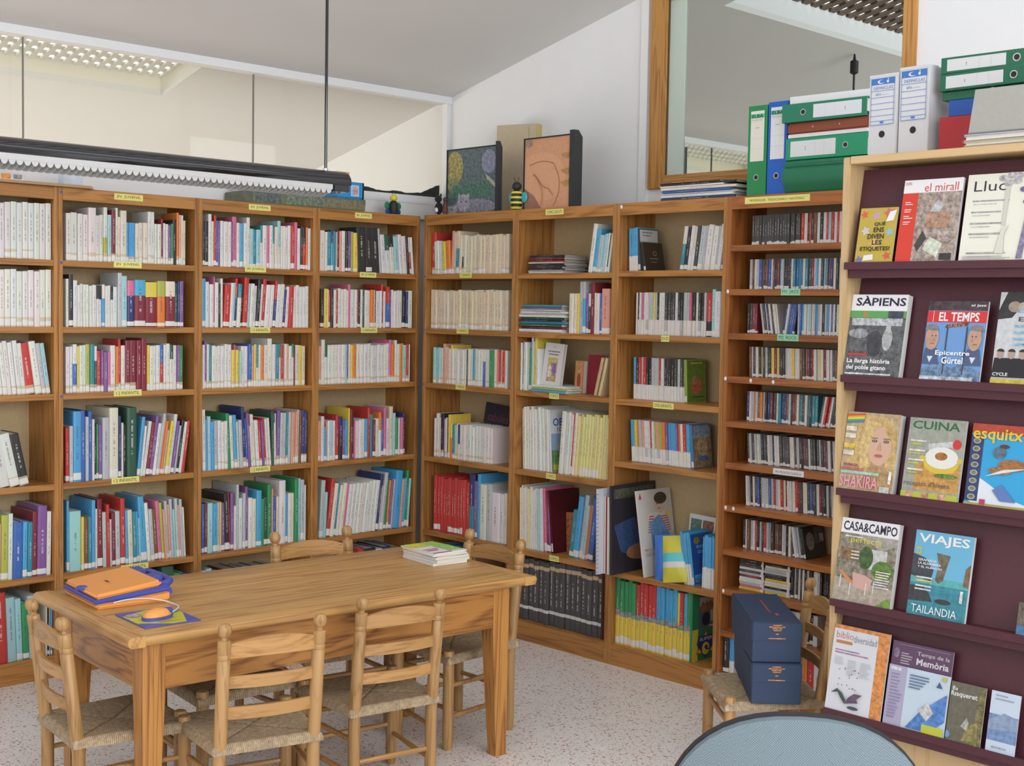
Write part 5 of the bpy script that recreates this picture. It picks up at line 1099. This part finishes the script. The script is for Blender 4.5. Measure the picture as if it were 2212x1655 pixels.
bl_ = thing('white_bowl', 'white upturned bowl behind the striped box', 'bowl', (-2.26, .13, TB+.0115+.0005), 0); MB().lathe([(.13, 0), (.128, .012), (.115, .045), (.085, .075), (.05, .09), (.03, .094), (.03, .1)], 24).build('bowl', WHITE, bl_, smooth=True); MB().lathe([(.134, 0), (.134, .006), (.128, .009)], 24).build('rim', WHITE, bl_, smooth=True)
cb = thing('clear_box', 'small clear plastic box on the loose board', 'box', (-1.915, .05, TB+.0115), 0); cg = glass_mat('clear_plastic', (.82, .86, .92), .12, .1); BX('shell', cg, cb, 0, .085, 0, .06, 0, .062, .003); BX('lid', cg, cb, -.001, .086, -.001, .061, .0625, .070, .002); BX('card_insert', WHT, cb, .005, .04, .012, .014, .002, .026)

# ------------------------------------------------------------------ magazine rack
RX, RY, RW, RD = -.845, -3.088, 1.02, .40
rack = thing('magazine_rack', 'beech and maroon magazine display rack with five sloping tiers', 'display rack', (RX, RY, 0), -math.pi/2)
RM = Matrix.Translation((RX, RY, 0)) @ Matrix.Rotation(-math.pi/2, 4, 'Z')
LZ = [1.778, 1.428, 1.073, .724, .38]; RT_Z = 2.085
for x in (0, RW-.026): BX('side_panel', R_B, rack, x, x+.026, -.002, RD, 0, RT_Z+.022, .003)
BX('top_board', wood('rack_top_beech', (0.60, 0.42, 0.22), (0.52, 0.35, 0.17), 0, .4, contrast=1.3), rack, .0262, RW-.0262, -.003, RD, RT_Z, RT_Z+.024, .002)
BX('back_panel', R_B, rack, .0262, RW-.0262, RD-.012, RD, .02, RT_Z)
TILT = math.atan(.062/.32); OFF = [0, 0, -.005, -.020, -.040]
prev = RT_Z
for z, of in zip(LZ, OFF):
    t = prev-.012; h = t-z
    MB().poly([(x, y, zz) for x in (.0263, RW-.0263) for y, zz in ((.024+of, z-.002), (.024+of+h*math.tan(TILT), t), (.034+of+h*math.tan(TILT), t), (.036+of, z-.002))], ((0, 1, 2, 3), (7, 6, 5, 4), (0, 4, 5, 1), (1, 5, 6, 2), (2, 6, 7, 3), (3, 7, 4, 0))).build('sloping_panel', MAROON, rack)
    MB().prism([(q+of, zz) for q, zz in ((-.022, z-.020), (-.022, z+.001), (-.018, z+.003), (-.014, z-.001), (.024, z-.001), (.024, z-.020))], .0265, RW-.0265, 0).build('ledge', MAROON, rack, bevel=.0)
    BX('ledge_batten', MAROON, rack, .034, RW-.034, of-.004, of+.022, z-.046, z-.0202)
    prev = z-.034
BX('kick_panel', R_B, rack, .0262, RW-.0262, .03, .045, 0, .345)
def mag_at(bl, br, tly, li):
    z = LZ[li]; a = RM.inverted() @ on_line(bl, 0, RX+.002+OFF[li], z)
    w_ = (RM.inverted() @ on_line(br, 0, RX+.002+OFF[li], z)).x-a.x if br else .21
    lo, hi = .05, .5
    for _ in range(30):
        h = (lo+hi)/2; P = RM @ Vector((a.x, .002+OFF[li]+h*math.sin(TILT), z+h*math.cos(TILT)))
        if pr(P)[1] > tly: lo = h
        else: hi = h
    x = a.x
    if x < .0272: w_ -= .0272-x; x = .0272
    return x, w_, h
def magazine(label, bl, br, tly, li, t_, col, art, dy=0.0, w_fix=None, h_fix=None, cat='magazine', edge=(.62, .62, .60)):
    x, w_, h = mag_at(bl, br, tly, li); w_ = w_fix or w_; h = h_fix or h
    t = thing('magazine', label, cat, group=None)
    Mw = RM @ Matrix.Translation((x, -.011+dy+OFF[li], LZ[li]+.0008)) @ Matrix.Rotation(-TILT, 4, 'X')
    loc, q, _ = Mw.decompose(); t.location = loc; t.rotation_euler = q.to_euler()
    BX('cover', plain('magc_'+label[:30], col, .25), t, 0, w_, 0, .0008, 0, h); BX('page_block', plain('mage_%.2f' % edge[0], edge, .7), t, .001, w_+.0, .0009, max(.002, t_-.0009), .0005, h-.001); BX('back_cover', MATS['magc_'+label[:30]], t, 0, w_, max(.0021, t_-.0008), max(.0029, t_), 0, h)
    a = Art(w_, h); art(a); a.build('cover_print', t, (0, -.0002, 0)); return t
K, W_, RD_ = (.02, .02, .025), (.76, .76, .76), (.62, .05, .03)
def m_que(a):
    a.rect(0, 0, 1, 1, (.48, .36, .06)); 
    for x, y, r, c_ in ((.12, .88, .12, (.6, .12, .06)), (.45, .86, .14, (.5, .32, .4)), (.78, .90, .16, (.55, .14, .12)), (.2, .58, .14, (.55, .5, .5)), (.85, .55, .13, (.25, .45, .55)), (.85, .12, .12, (.6, .1, .06)), (.12, .05, .12, (.15, .18, .35)), (.5, .35, .2, (.62, .40, .14))):
        a.poly([(x+(r if i % 2 else r*.5)*math.cos(i*math.pi/5), y+.7*(r if i % 2 else r*.5)*math.sin(i*math.pi/5)) for i in range(10)], c_)
    a.poly(((.72, .74), (.80, .92), (.98, .95), (.92, .76)), (.74, .74, .72)); a.poly(((.22, .03), (.24, .13), (.48, .15), (.50, .05)), (.74, .74, .72))
    for s_, x0, x1, y in (('QUÈ', .42, .72, .66), ('ENS', .42, .70, .55), ('DIVEN', .28, .72, .43), ('LES', .42, .68, .32), ('ETIQUETES?', .12, .92, .20)): a.text(s_, x0, y, x1, y+.09, (.04, .03, .02), True)
magazine('yellow booklet asking about labels on the top rack tier', 1850, 1930, 452, 0, .004, (.48, .36, .06), m_que)
def m_mirall(a):
    a.rect(0, 0, 1, 1, (.76, .76, .77)); a.rect(0, 0, .27, .84, RD_); a.rect(.27, 0, 1, .84, (.33, .27, .23), .95); a.text('el mirall', .36, .85, .93, .95, (.60, .06, .05)); a.text('205', .02, .94, .13, .975, (.5, .1, .1))
    a.poly(((.5, .6), (.62, .75), (.72, .68), (.6, .5)), (.45, .46, .50), .5); a.poly(((.3, .2), (.42, .38), (.5, .28), (.36, .12)), (.06, .05, .05), .4); a.poly(((.45, .15), (.55, .30), (.78, .22), (.7, .05)), (.55, .58, .48), .5); a.rect(.45, .40, .85, .60, (.36, .22, .15), .7); a.rect(.75, .02, .95, .10, (.04, .04, .04), .5)
    for y in (.72, .63, .55, .48): a.lines(.06, y, .22, 2, .025, (.75, .6, .58), int(y*100))
magazine('red and white magazine titled el mirall on the top rack tier', 1937, 2064, 392, 0, .010, (.76, .76, .77), m_mirall)
def m_lluc(a):
    a.rect(0, 0, 1, 1, (.72, .72, .62)); a.text('Lluc', .10, .80, .55, .92, (.04, .03, .05))
    for y, w_ in ((.68, .52), (.55, .42), (.42, .45), (.30, .45), (.08, .55)): a.rect(.10, y, .10+w_, y+.018, (.35, .32, .33), .6); a.rect(.12, y-.035, .08+w_*.7, y-.023, (.5, .47, .47), .5)
    a.poly(((.55, .93), (.62, .93), (.60, .40), (.55, .40)), (.55, .54, .48)); 
    for x, y in ((.5, .94), (.62, .97), (.7, .9), (.58, .88), (.72, .96)): a.ell(x, y, .06, .035, (.42, .40, .42), .8)
    a.poly(((.80, .02), (.88, .02), (.95, .62), (.88, .62)), (.20, .17, .28), .8)
    for x, y in ((.86, .66), (.95, .70), (.90, .76), (.80, .80), (.98, .82)): a.ell(x, y, .05, .03, (.12, .10, .20), .6)
    a.poly(((.50, .08), (.62, .08), (.60, .30), (.66, .40), (.56, .36)), (.62, .60, .52)); a.lines(.06, .045, .9, 3, .016, (.4, .38, .38), 3)
magazine('cream magazine titled Lluc with a drawn tree on the top rack tier', 2074, None, 380, 0, .006, (.72, .72, .62), m_lluc, w_fix=.215)
def m_sap(a):
    a.rect(0, 0, 1, 1, (.10, .105, .11), .9); a.rect(0, .80, 1, 1, (.76, .76, .78)); a.rect(0, .715, 1, .80, (.10, .34, .10)); a.text('SÀPIENS', .08, .86, .97, .985, (.02, .02, .05), True); a.ell(.28, .755, .05, .04, (.4, .22, .08)); a.rect(.68, .70, .95, .80, (.05, .06, .08), .8)
    a.rect(.05, .62, .95, .71, (.40, .42, .44), .8); a.ell(.50, .40, .13, .16, (.05, .05, .06), .5); a.ell(.72, .46, .09, .14, (.36, .37, .38), .6); a.ell(.72, .60, .045, .03, (.45, .45, .45)); a.ell(.2, .52, .18, .06, (.25, .26, .27), .9); a.rect(.05, .25, .40, .275, (.5, .04, .03))
    a.text('La llarga història', .05, .145, .82, .215, (.78, .78, .78), True); a.text('del poble gitano', .05, .065, .76, .135, (.78, .78, .78), True); a.rect(.04, .02, .86, .038, (.6, .6, .6), .7)
magazine('black and white history magazine titled SÀPIENS on the second rack tier', 1823, 1945, 637, 1, .026, (.5, .5, .52), m_sap)
def m_temps(a):
    a.rect(0, 0, 1, 1, (.14, .30, .58)); a.rect(0, .88, 1, 1, (.06, .045, .05), .9); a.rect(.1, .73, 1, .875, (.62, .035, .04)); a.rect(0, .73, .10, .875, (.62, .035, .04)); a.rect(.1, .73, .108, .875, W_); a.text('EL TEMPS', .20, .745, .88, .86, (.76, .76, .76), True); a.text('el jazz', .72, .925, .97, .965, (.7, .7, .7), True)
    a.poly(((0, 0), (1, 0), (1, .12), (.7, .22), (.5, .16), (.25, .24), (0, .14)), (.12, .20, .32), .9); a.rect(.36, .08, .385, .68, (.06, .06, .09)); a.rect(.69, .08, .715, .68, (.06, .06, .09)); a.poly(((.33, .66), (.35, .70), (.72, .74), (.70, .69)), (.12, .05, .03)); a.text('LA NUCIA', .38, .67, .66, .72, (.45, .38, .3))
    for x, s in ((.13, 1), (.85, -1)):
        a.poly(((x-.16, .20), (x+.16, .20), (x+.10, .40), (x-.10, .40)), (.07, .10, .20)); a.poly(((x-.05, .30), (x+.05, .30), (x, .22)), (.6, .65, .72)); a.ell(x, .53, .115, .15, (.46, .28, .20), .15); a.ell(x-.02*s, .62, .12, .08, (.20, .19, .19), .4, 20, 0, 180); a.rect(x+.02*s-.03, .55, x+.02*s-.01, .565, (.06, .04, .04)); a.rect(x+.02*s+.03, .55, x+.02*s+.05, .565, (.06, .04, .04)); a.poly(((x+.03*s, .54), (x+.06*s, .49), (x+.02*s, .49)), (.36, .2, .14)); a.rect(x-.02, .455, x+.05, .465, (.28, .1, .08))
    a.text('Epicentre', .22, .30, .80, .375, (.78, .78, .78), True); a.text('Gürtel', .34, .21, .70, .295, (.78, .78, .78), True); a.rect(0, 0, .9, .05, (.4, .45, .5), .9)
magazine('blue news magazine titled EL TEMPS on the second rack tier', 1991, 2119, 651, 1, .008, (.5, .5, .5), m_temps)
def m_inc(a):
    a.rect(0, 0, 1, 1, (.52, .54, .56), .2); a.poly(((0, .80), (.10, 1), (.5, 1), (.35, .88), (.2, .72), (0, .70)), (.03, .03, .03), .5); a.ell(.22, .84, .09, .06, (.34, .26, .2), .3); a.ell(.34, .84, .07, .05, (.40, .36, .3), .3); a.text('IN', .38, .88, .56, .95, (.04, .04, .04), True); a.text('NG', .60, .88, .80, .95, (.04, .04, .04), True); a.text('ESTOPA', .30, .68, .85, .73, (.06, .06, .06), True)
    for i in range(4): x = .10+.16*i; a.poly(((x-.10, .12), (x+.10, .12), (x+.08, .28), (x-.08, .28)), (.015, .015, .018)); a.ell(x, .32, .05, .05, (.38, .28, .22)); a.ell(x, .345, .055, .035, (.03, .025, .02), 0, 20, 0, 180)
    a.rect(0, .07, .62, .13, (.015, .015, .018)); a.text('CYCLE', .02, .085, .24, .12, (.7, .7, .7), True); a.rect(0, .0, .6, .05, (.50, .40, .05), .4)
    for y in (.78, .62, .55, .48, .42): a.rect(.26, y, .45, y+.02, (.2, .4, .55), .7)
magazine('grey music magazine with four people in black on the second rack tier', 2143, None, 632, 1, .006, (.5, .52, .54), m_inc, w_fix=.205)
def m_girl(a):
    a.rect(0, 0, 1, 1, (.45, .34, .20), .35); a.poly(((.25, .98), (.85, .95), (1, .55), (1, .15), (.7, .05), (.35, .2), (.1, .3), (.2, .7)), (.52, .36, .15), .5); a.ell(.68, .58, .22, .255, (.60, .38, .27)); a.poly(((.56, .42), (.80, .42), (.88, .08), (.48, .08)), (.44, .25, .16)); a.poly(((.50, .30), (.62, .34), (.80, .34), (1, .2), (1, .05), (.4, .05)), (.40, .26, .12), .5); a.ell(.68, .58, .21, .245, (.60, .38, .27))
    a.poly(((.40, .92), (.70, .86), (.55, .78), (.47, .55), (.50, .35), (.36, .25), (.30, .6)), (.58, .42, .18), .5); a.poly(((.66, .87), (.95, .80), (1, .45), (.93, .4), (.90, .62)), (.50, .34, .13), .5)
    for x in (.575, .79): a.ell(x, .645, .05, .018, (.05, .03, .03)); a.ell(x, .645, .028, .012, (.5, .5, .48)); a.ell(x, .645, .013, .011, (.05, .04, .03)); a.rect(x-.055, .675, x+.055, .688, (.25, .14, .07))
    a.poly(((.68, .64), (.72, .53), (.64, .53)), (.52, .31, .21)); a.ell(.68, .462, .075, .022, (.48, .15, .14)); a.ell(.68, .462, .07, .005, (.3, .08, .08))
    for i, c_ in enumerate(((.6, .08, .03), (.7, .35, .03), (.7, .6, .05), (.10, .38, .10), (.05, .2, .5))): a.poly(((.02, .96-.022*i), (.34, .985-.022*i), (.34, .963-.022*i), (.02, .938-.022*i)), c_)
    for y in (.75, .66, .53, .44): a.rect(.02, y, .22, y+.06, (.62, .6, .5) if y != .53 else (.6, .45, .05), .5)
    a.text('PREMIOS', .06, .30, .32, .335, (.3, .06, .12), True); a.text('40 PRINCIPALES', .02, .245, .45, .285, (.5, .08, .15), True); a.rect(.02, .205, .74, .24, (.30, .50, .40), .4); a.text('SHAKIRA', .02, .03, .74, .19, (.70, .28, .36), True); a.rect(.78, .0, .96, .08, (.5, .5, .5), .4); a.rect(.92, .12, .97, .28, (.7, .7, .7), .5)
magazine('music magazine with a long-haired blonde face on the third rack tier', 1811, 1930, 888, 2, .028, (.5, .5, .5), m_girl)
def m_cuina(a):
    a.rect(0, 0, 1, 1, (.32, .33, .28), .25); a.text('CUINA', .06, .86, .90, .965, (.03, .14, .06), True); a.rect(.2, .10, .98, .45, (.50, .27, .07), .5); a.poly(((.38, .68), (.9, .75), (.92, .68), (.4, .60)), (.5, .52, .5), .4); a.ell(.64, .46, .31, .14, (.62, .46, .05)); a.ell(.64, .52, .29, .135, (.70, .70, .66)); a.ell(.63, .54, .11, .05, (.35, .13, .03), .7); a.ell(.31, .5, .06, .03, (.6, .45, .06)); a.ell(.96, .5, .05, .03, (.6, .45, .06))
    a.ell(.88, .70, .075, .06, (.55, .04, .04)); a.ell(.75, .30, .2, .03, (.14, .2, .05), .8)
    for y in (.70, .58, .46, .34): a.rect(.06, y, .34, y+.022, (.62, .6, .5), .5); a.rect(.06, y-.04, .26, y-.018, (.42, .42, .08), .5)
    a.text('receptes d\'hivern', .04, .13, .84, .215, (.10, .10, .10)); a.rect(0, 0, 1, .075, (.42, .46, .05)); 
    for x in (.08, .36, .66): a.rect(x, .005, x+.14, .07, (.5, .28, .16), .8)
magazine('cookery magazine titled CUINA with a yellow soup bowl on the third rack tier', 1950, 2072, 901, 2, .008, (.5, .5, .46), m_cuina)
def m_esq(a):
    a.rect(0, 0, 1, 1, (.03, .33, .62)); a.rect(0, .88, 1, 1, (.42, .06, .03), .3); a.poly(((0, .08), (0, .42), (.3, .28), (.6, .12), (1, .02), (1, 0), (.15, 0)), (.66, .70, .76)); a.rect(0, .05, .18, .86, (.03, .05, .14))
    for i in range(8): a.ell(.09, .10+.098*i, .055, .035, (.35, .36, .30)); a.ell(.09, .10+.098*i, .035, .022, (.16, .15, .10), .7)
    a.text('esquitx', .02, .77, .72, .95, (.68, .48, .04), True); a.ell(.62, .52, .20, .07, (.30, .13, .04), .6); a.ell(.45, .44, .16, .045, (.34, .16, .05), .6); a.ell(.42, .66, .09, .07, (.10, .15, .20), .6); a.ell(.48, .74, .07, .025, (.10, .04, .02)); a.poly(((.25, .36), (.5, .46), (.85, .50), (.5, .42)), (.62, .66, .7)); a.poly(((.38, .20), (.50, .28), (.72, .08), (.5, .08)), (.10, .18, .42)); a.rect(0, 0, 1, .03, (.36, .33, .08)); a.rect(.22, .01, .30, .08, (.4, .05, .1))
magazine('blue children\'s comic titled esquitx with a skier on the third rack tier', 2086, None, 914, 2, .005, (.3, .4, .5), m_esq, w_fix=.215)
def m_casa(a):
    a.rect(0, 0, 1, 1, (.22, .20, .15), .9); a.rect(0, .82, 1, 1, (.76, .76, .78)); a.text('CASA&CAMPO', .04, .85, .97, .965, (.03, .03, .05), True); a.poly(((.35, .78), (.75, .66), (.95, .72), (1, .62), (1, .82), (.35, .82)), (.34, .32, .28), .5); a.rect(.45, .42, .85, .66, (.48, .48, .46), .5); a.ell(.5, .55, .12, .14, (.05, .10, .03), .8); a.ell(.8, .42, .18, .12, (.10, .18, .04), .9); a.poly(((0, 0), (1, 0), (1, .22), (0, .28)), (.36, .31, .25), .4); a.poly(((.75, 0), (1, 0), (1, .12), (.9, .1)), (.16, .28, .05), .5)
    a.text('perfecta', .20, .695, .74, .79, (.68, .58, .06)); a.rect(.10, .775, .4, .79, (.6, .6, .58), .5); a.poly(((.30, .36), (.52, .34), (.66, .30), (.60, .16), (.34, .18)), (.56, .34, .30)); a.poly(((.05, .36), (.12, .36), (.34, .24), (.28, .21)), (.55, .22, .10))
    for x, y in ((.10, .16), (.28, .08), (.55, .10), (.68, .14)): a.rect(x, y, x+.015, y+.15, (.66, .66, .64))
    a.rect(.06, .50, .35, .64, (.2, .12, .06), .8)
    for y in (.60, .56, .52): a.rect(.24, y, .38, y+.015, (.6, .6, .55), .5)
    for i in range(7): a.rect(.70, .40-.03*i, .95-.02*(i % 3), .415-.03*i, (.62, .55, .35) if i == 2 else (.6, .6, .56), .4)
magazine('country house magazine titled CASA&CAMPO on the fourth rack tier', 1801, 1926, 1116, 3, .022, (.6, .6, .6), m_casa)
def m_viajes(a):
    a.rect(0, 0, 1, 1, (.14, .42, .62)); a.rect(0, 0, 1, .46, (.04, .22, .28), .4); a.rect(0, .38, 1, .46, (.10, .38, .38), .3); a.poly(((.42, .44), (.48, .40), (.56, .44), (.60, .60), (.64, .74), (.40, .76), (.46, .62)), (.14, .12, .08), .7); a.poly(((.90, .42), (1, .40), (1, .68), (.92, .62)), (.18, .11, .07), .6); a.poly(((0, .46), (.35, .42), (.38, .55), (.22, .68), (0, .72)), (.05, .055, .07), .4); a.poly(((0, .16), (.42, .18), (.36, .26), (.22, .36), (0, .34)), (.04, .045, .05), .5); a.ell(.6, .20, .14, .03, (.04, .04, .05))
    a.text('VIAJES', .06, .83, .94, .965, (.76, .77, .78), True); a.rect(.04, .72, .14, .80, (.55, .45, .05)); a.rect(.06, .735, .12, .785, (.14, .42, .62))
    for s_, y, x1 in (('GRANADA', .64, .42), ('LA ALHAMBRA', .60, .50), ('Y EL ALBAICÍN', .56, .52)): a.text(s_, .10, y, x1, y+.03, (.72, .72, .74), True)
    for y in (.44, .40, .34, .30): a.rect(.10, y, .38, y+.018, (.6, .6, .6) if y not in (.40,) else (.6, .5, .1), .5)
    a.text('TAILANDIA', .08, .035, .86, .125, (.76, .77, .78)); a.rect(.88, .22, .93, .36, (.62, .62, .62), .5)
magazine('blue travel magazine titled VIAJES with sea rocks on the fourth rack tier', 1962, 2087, 1143, 3, .012, (.4, .5, .55), m_viajes)
magazine('dark magazine at the far end of the fourth rack tier', 2198, None, 1300, 3, .006, (.10, .07, .05), lambda a: (a.rect(0, 0, 1, 1, (.12, .10, .08), .9), a.rect(0, 0, 1, .3, (.06, .16, .30), .5)), w_fix=.2)
def m_bib(a):
    a.rect(0, 0, 1, 1, (.62, .63, .68)); a.rect(.80, 0, 1, 1, (.60, .24, .07), .6); a.rect(0, .955, 1, 1, (.60, .24, .07), .6); a.text('biblio', .05, .845, .36, .925, (.50, .20, .14)); a.text('diversidad', .37, .825, .78, .905, (.22, .22, .28)); a.rect(.06, .785, .35, .82, (.48, .20, .06)); a.rect(.06, .70, .5, .715, (.35, .2, .3), .7); a.rect(.06, .67, .66, .685, (.35, .2, .3), .7)
    for x, y0 in ((.07, .62), (.32, .60), (.55, .60)): a.lines(x, y0, x+.2, 9 if x > .1 else 5, .02, (.50, .51, .56), int(x*50))
    rr = random.Random(5)
    for i in range(18): a.ell(.25+rr.uniform(-.05, .3), .30+rr.uniform(-.05, .22), .008, .008, (.10, .10, .12))
    a.poly(((.36, .10), (.28, .16), (.22, .22), (.10, .20), (.20, .26), (.30, .22), (.38, .14)), (.05, .08, .07), .3); a.poly(((.36, .10), (.42, .18), (.52, .24), (.66, .24), (.56, .18), (.60, .14), (.46, .12)), (.12, .07, .12), .3); a.ell(.52, .07, .10, .02, (.06, .07, .09))
magazine('white newsletter titled bibliodiversidad with an orange edge, bottom rack tier', 1784, 1906, 1345, 4, .005, (.6, .6, .62), m_bib, dy=-.003)
def m_mem(a): a.rect(0, 0, 1, 1, (.115, .06, .115)); a.text('Temps de la', .42, .86, .95, .92, (.62, .60, .62)); a.text('Memòria', .42, .76, .95, .84, (.62, .60, .62), True); a.rect(.1, .965, .95, .97, (.3, .25, .3), .5); a.lines(.16, .86, .36, 5, .03, (.4, .36, .42), 1); a.ell(.08, .86, .05, .06, (.22, .16, .24), .6)
magazine('dark purple magazine titled Temps de la Memòria behind the bottom tier', 1910, 2040, 1382, 4, .004, (.115, .06, .115), m_mem, dy=.007)
def m_white(a):
    a.rect(0, 0, 1, 1, (.50, .60, .70)); a.rect(0, 0, .30, 1, (.38, .36, .50)); a.rect(.03, .92, .20, .97, (.6, .6, .65), .5); a.lines(.05, .84, .26, 14, .055, (.26, .22, .36), 4); a.poly(((.38, .02), (.75, .02), (.98, .25), (.98, .7), (.6, .35)), (.08, .20, .48), .6); a.poly(((.55, .35), (.70, .50), (.80, .35), (.7, .2)), (.50, .50, .48), .5); a.lines(.36, .88, .70, 5, .05, (.12, .18, .3), 6); a.rect(.64, .0, .98, .14, (.48, .50, .05)); a.poly(((.80, .78), (.84, .88), (.90, .78)), (.06, .1, .25)); a.rect(.88, .90, .95, .97, (.45, .45, .1))
magazine('white and blue brochure in front of the purple magazine, bottom rack tier', 1911, 2043, 1432, 4, .004, (.5, .55, .6), m_white, dy=-.001)
def m_fus(a): a.rect(0, 0, 1, 1, (.13, .12, .085), .3); a.text('És', .05, .86, .20, .93, (.66, .66, .66), True); a.text('fusqueret', .02, .74, .78, .85, (.66, .66, .66), True); a.poly(((.7, 0), (1, 0), (1, 1), (.85, .95), (.8, .6)), (.16, .14, .06), .9); a.poly(((.45, .05), (.60, .30), (.85, .40), (.9, 0)), (.22, .20, .07), .9); a.poly(((.4, .28), (.55, .45), (.62, .35), (.58, .22)), (.36, .35, .32), .5); a.ell(.04, .1, .08, .06, (.15, .3, .5))
magazine('dark olive brochure titled És fusqueret on the bottom rack tier', 2046, 2121, 1469, 4, .004, (.2, .2, .15), m_fus, dy=-.002)
def m_blue(a): a.rect(0, 0, 1, 1, (.52, .60, .72)); a.rect(0, .18, 1, .62, (.16, .24, .42), .5); a.poly(((0, .5), (.5, .66), (1, .60), (1, .4), (0, .35)), (.24, .31, .46), .3); a.lines(.15, .92, .8, 2, .06, (.30, .35, .45), 8); a.rect(.2, .06, .7, .09, (.3, .33, .4), .6)
magazine('pale blue leaflet with a hazy landscape at the end of the bottom tier', 2132, 2195, 1489, 4, .003, (.5, .55, .6), m_blue)

# things on top of the rack
RTZ = RT_Z+.0245
def onrack(u, y, z, extra=None):
    Mw = RM @ Matrix.Translation((u, y, z)); return Mw @ extra if extra else Mw
def definic(label, u, y, h, w_):
    t = thing('document_box', label, 'box'); Mw = onrack(u, y, RTZ) @ Matrix.Rotation(R(-4), 4, 'Z'); loc, q, _ = Mw.decompose(); t.location = loc; t.rotation_euler = q.to_euler()
    wb = plain('white_board', (.62, .62, .64), .5); BX('shell', wb, t, 0, w_, 0, .28, 0, h, .002); BX('lid', wb, t, -.0005, w_+.0005, -.0006, .05, h-.006, h+.003, .001)
    a = Art(w_*.84, h*.53); BLu = (.05, .19, .55); a.rect(0, 0, 1, 1, (.66, .67, .70)); a.rect(0, .86, 1, .985, BLu)
    a.ell(.42, .92, .16, .045, (.68, .70, .74)); a.ell(.47, .925, .13, .035, BLu); a.ell(.70, .915, .05, .03, (.68, .70, .74)); a.ell(.72, .965, .025, .015, (.68, .70, .74))
    a.text('DEFINICLAS', .10, .755, .92, .82, (.10, .20, .45)); a.text('año', .20, .63, .42, .69, (.10, .20, .45)); a.rect(.45, .64, .75, .646, (.2, .3, .5))
    for y_ in (.985, .86, .72, .58, .45, .32, .19, .08, .0): a.rect(0, y_, 1, y_+.009, BLu)
    for x_ in (0, .985): a.rect(x_, 0, x_+.015, 1, BLu)
    a.ell(.5, .05, .09, .022, BLu); a.build('spine_label', t, (w_*.08, -.0008, h*.44)); MB().lathe([(.011, 0), (.011, .001)], 18).build('finger_hole', DARK, t, (w_*.5, -.0004, h*.335), (R(90), 0, 0))
definic('white document box with blue label, next to the green binders, shorter one', .0-.062+.005, .235, .285, .104)
definic('white document box with blue label, the taller one on the rack', .051, .235, .298, .108)
ru = lambda yy: -(yy-RY)
def layr(u, y, z, h_, w_, flip=False, yaw=0.0): return RM @ lay(u, y, z, h_, w_, flip, yaw)
zb = RTZ
binder('red ring binder lying at the bottom of the pile on the rack', layr(.187, .245, zb, .33, .132, True, 0), .132, .33, .15, (.42, .025, .03), plate=False, ring_at=.78)
binder('blue ring binder lying on the red binder on the rack', layr(.215, .25, zb+.133, .33, .050, True, 0), .050, .33, .14, (.02, .09, .40), plate=False, ring_at=.78)
binder('dark green ring binder without a label lying on the blue binder', layr(.192, .25, zb+.184, .33, .026, True, 0), .026, .33, .14, (.015, .13, .07), plate=False, ring_at=.5)
binder('dark green ring binder with a long label, second from the top on the rack', layr(.19, .235, zb+.211, .335, .052, False, -.02), .052, .335, .155, (.012, .13, .07), lab=(.62, .63, .64), ring_at=.28)
binder('dark green ring binder with a long label, topmost on the rack', layr(.192, .235, zb+.2645, .335, .050, False, .03), .050, .335, .155, (.012, .13, .07), lab=(.62, .63, .64), ring_at=.28)
z = zb; FU = (RM.inverted() @ on_line(2080, 0, RX+.06, zb)).x
for i, (col, t_) in enumerate((((.36, .25, .13), .010), ((.60, .56, .48), .009), ((.35, .30, .10), .006), ((.62, .62, .62), .012), ((.10, .11, .20), .007))):
    f_ = thing('paper_folder', ('brown', 'cream', 'olive', 'white', 'navy')[i]+' paper folder in the flat pile on the rack', 'folder', onrack(FU+.006*(i % 2), .055, z).to_translation(), -math.pi/2+rnd.uniform(-.03, .03))
    m = plain('folder_%d' % i, col, .6); BX('cover', m, f_, 0, .33, 0, .17, 0, .0015); BX('cover', m, f_, 0, .33, 0, .17, t_-.0015, t_); BX('papers', PAGES, f_, .004, .325, .003, .165, .0015, t_-.0015); z += t_+.0003
gb = thing('document_box', 'grey card document box leaning on the folders of the rack', 'box', onrack(FU+.012, .065, z).to_translation(), -math.pi/2)
gm = plain('grey_card', (.36, .35, .32), .7, noise=.06, nscale=80)
MB().prism([(.0, 0), (.135, .0), (.155, .135), (.035, .135)], 0, .33, 0).build('shell', gm, gb); BX('lid_edge', plain('grey_card_dark', (.25, .24, .22), .7), gb, 0, .33, -.001, .004, -.0, .004)
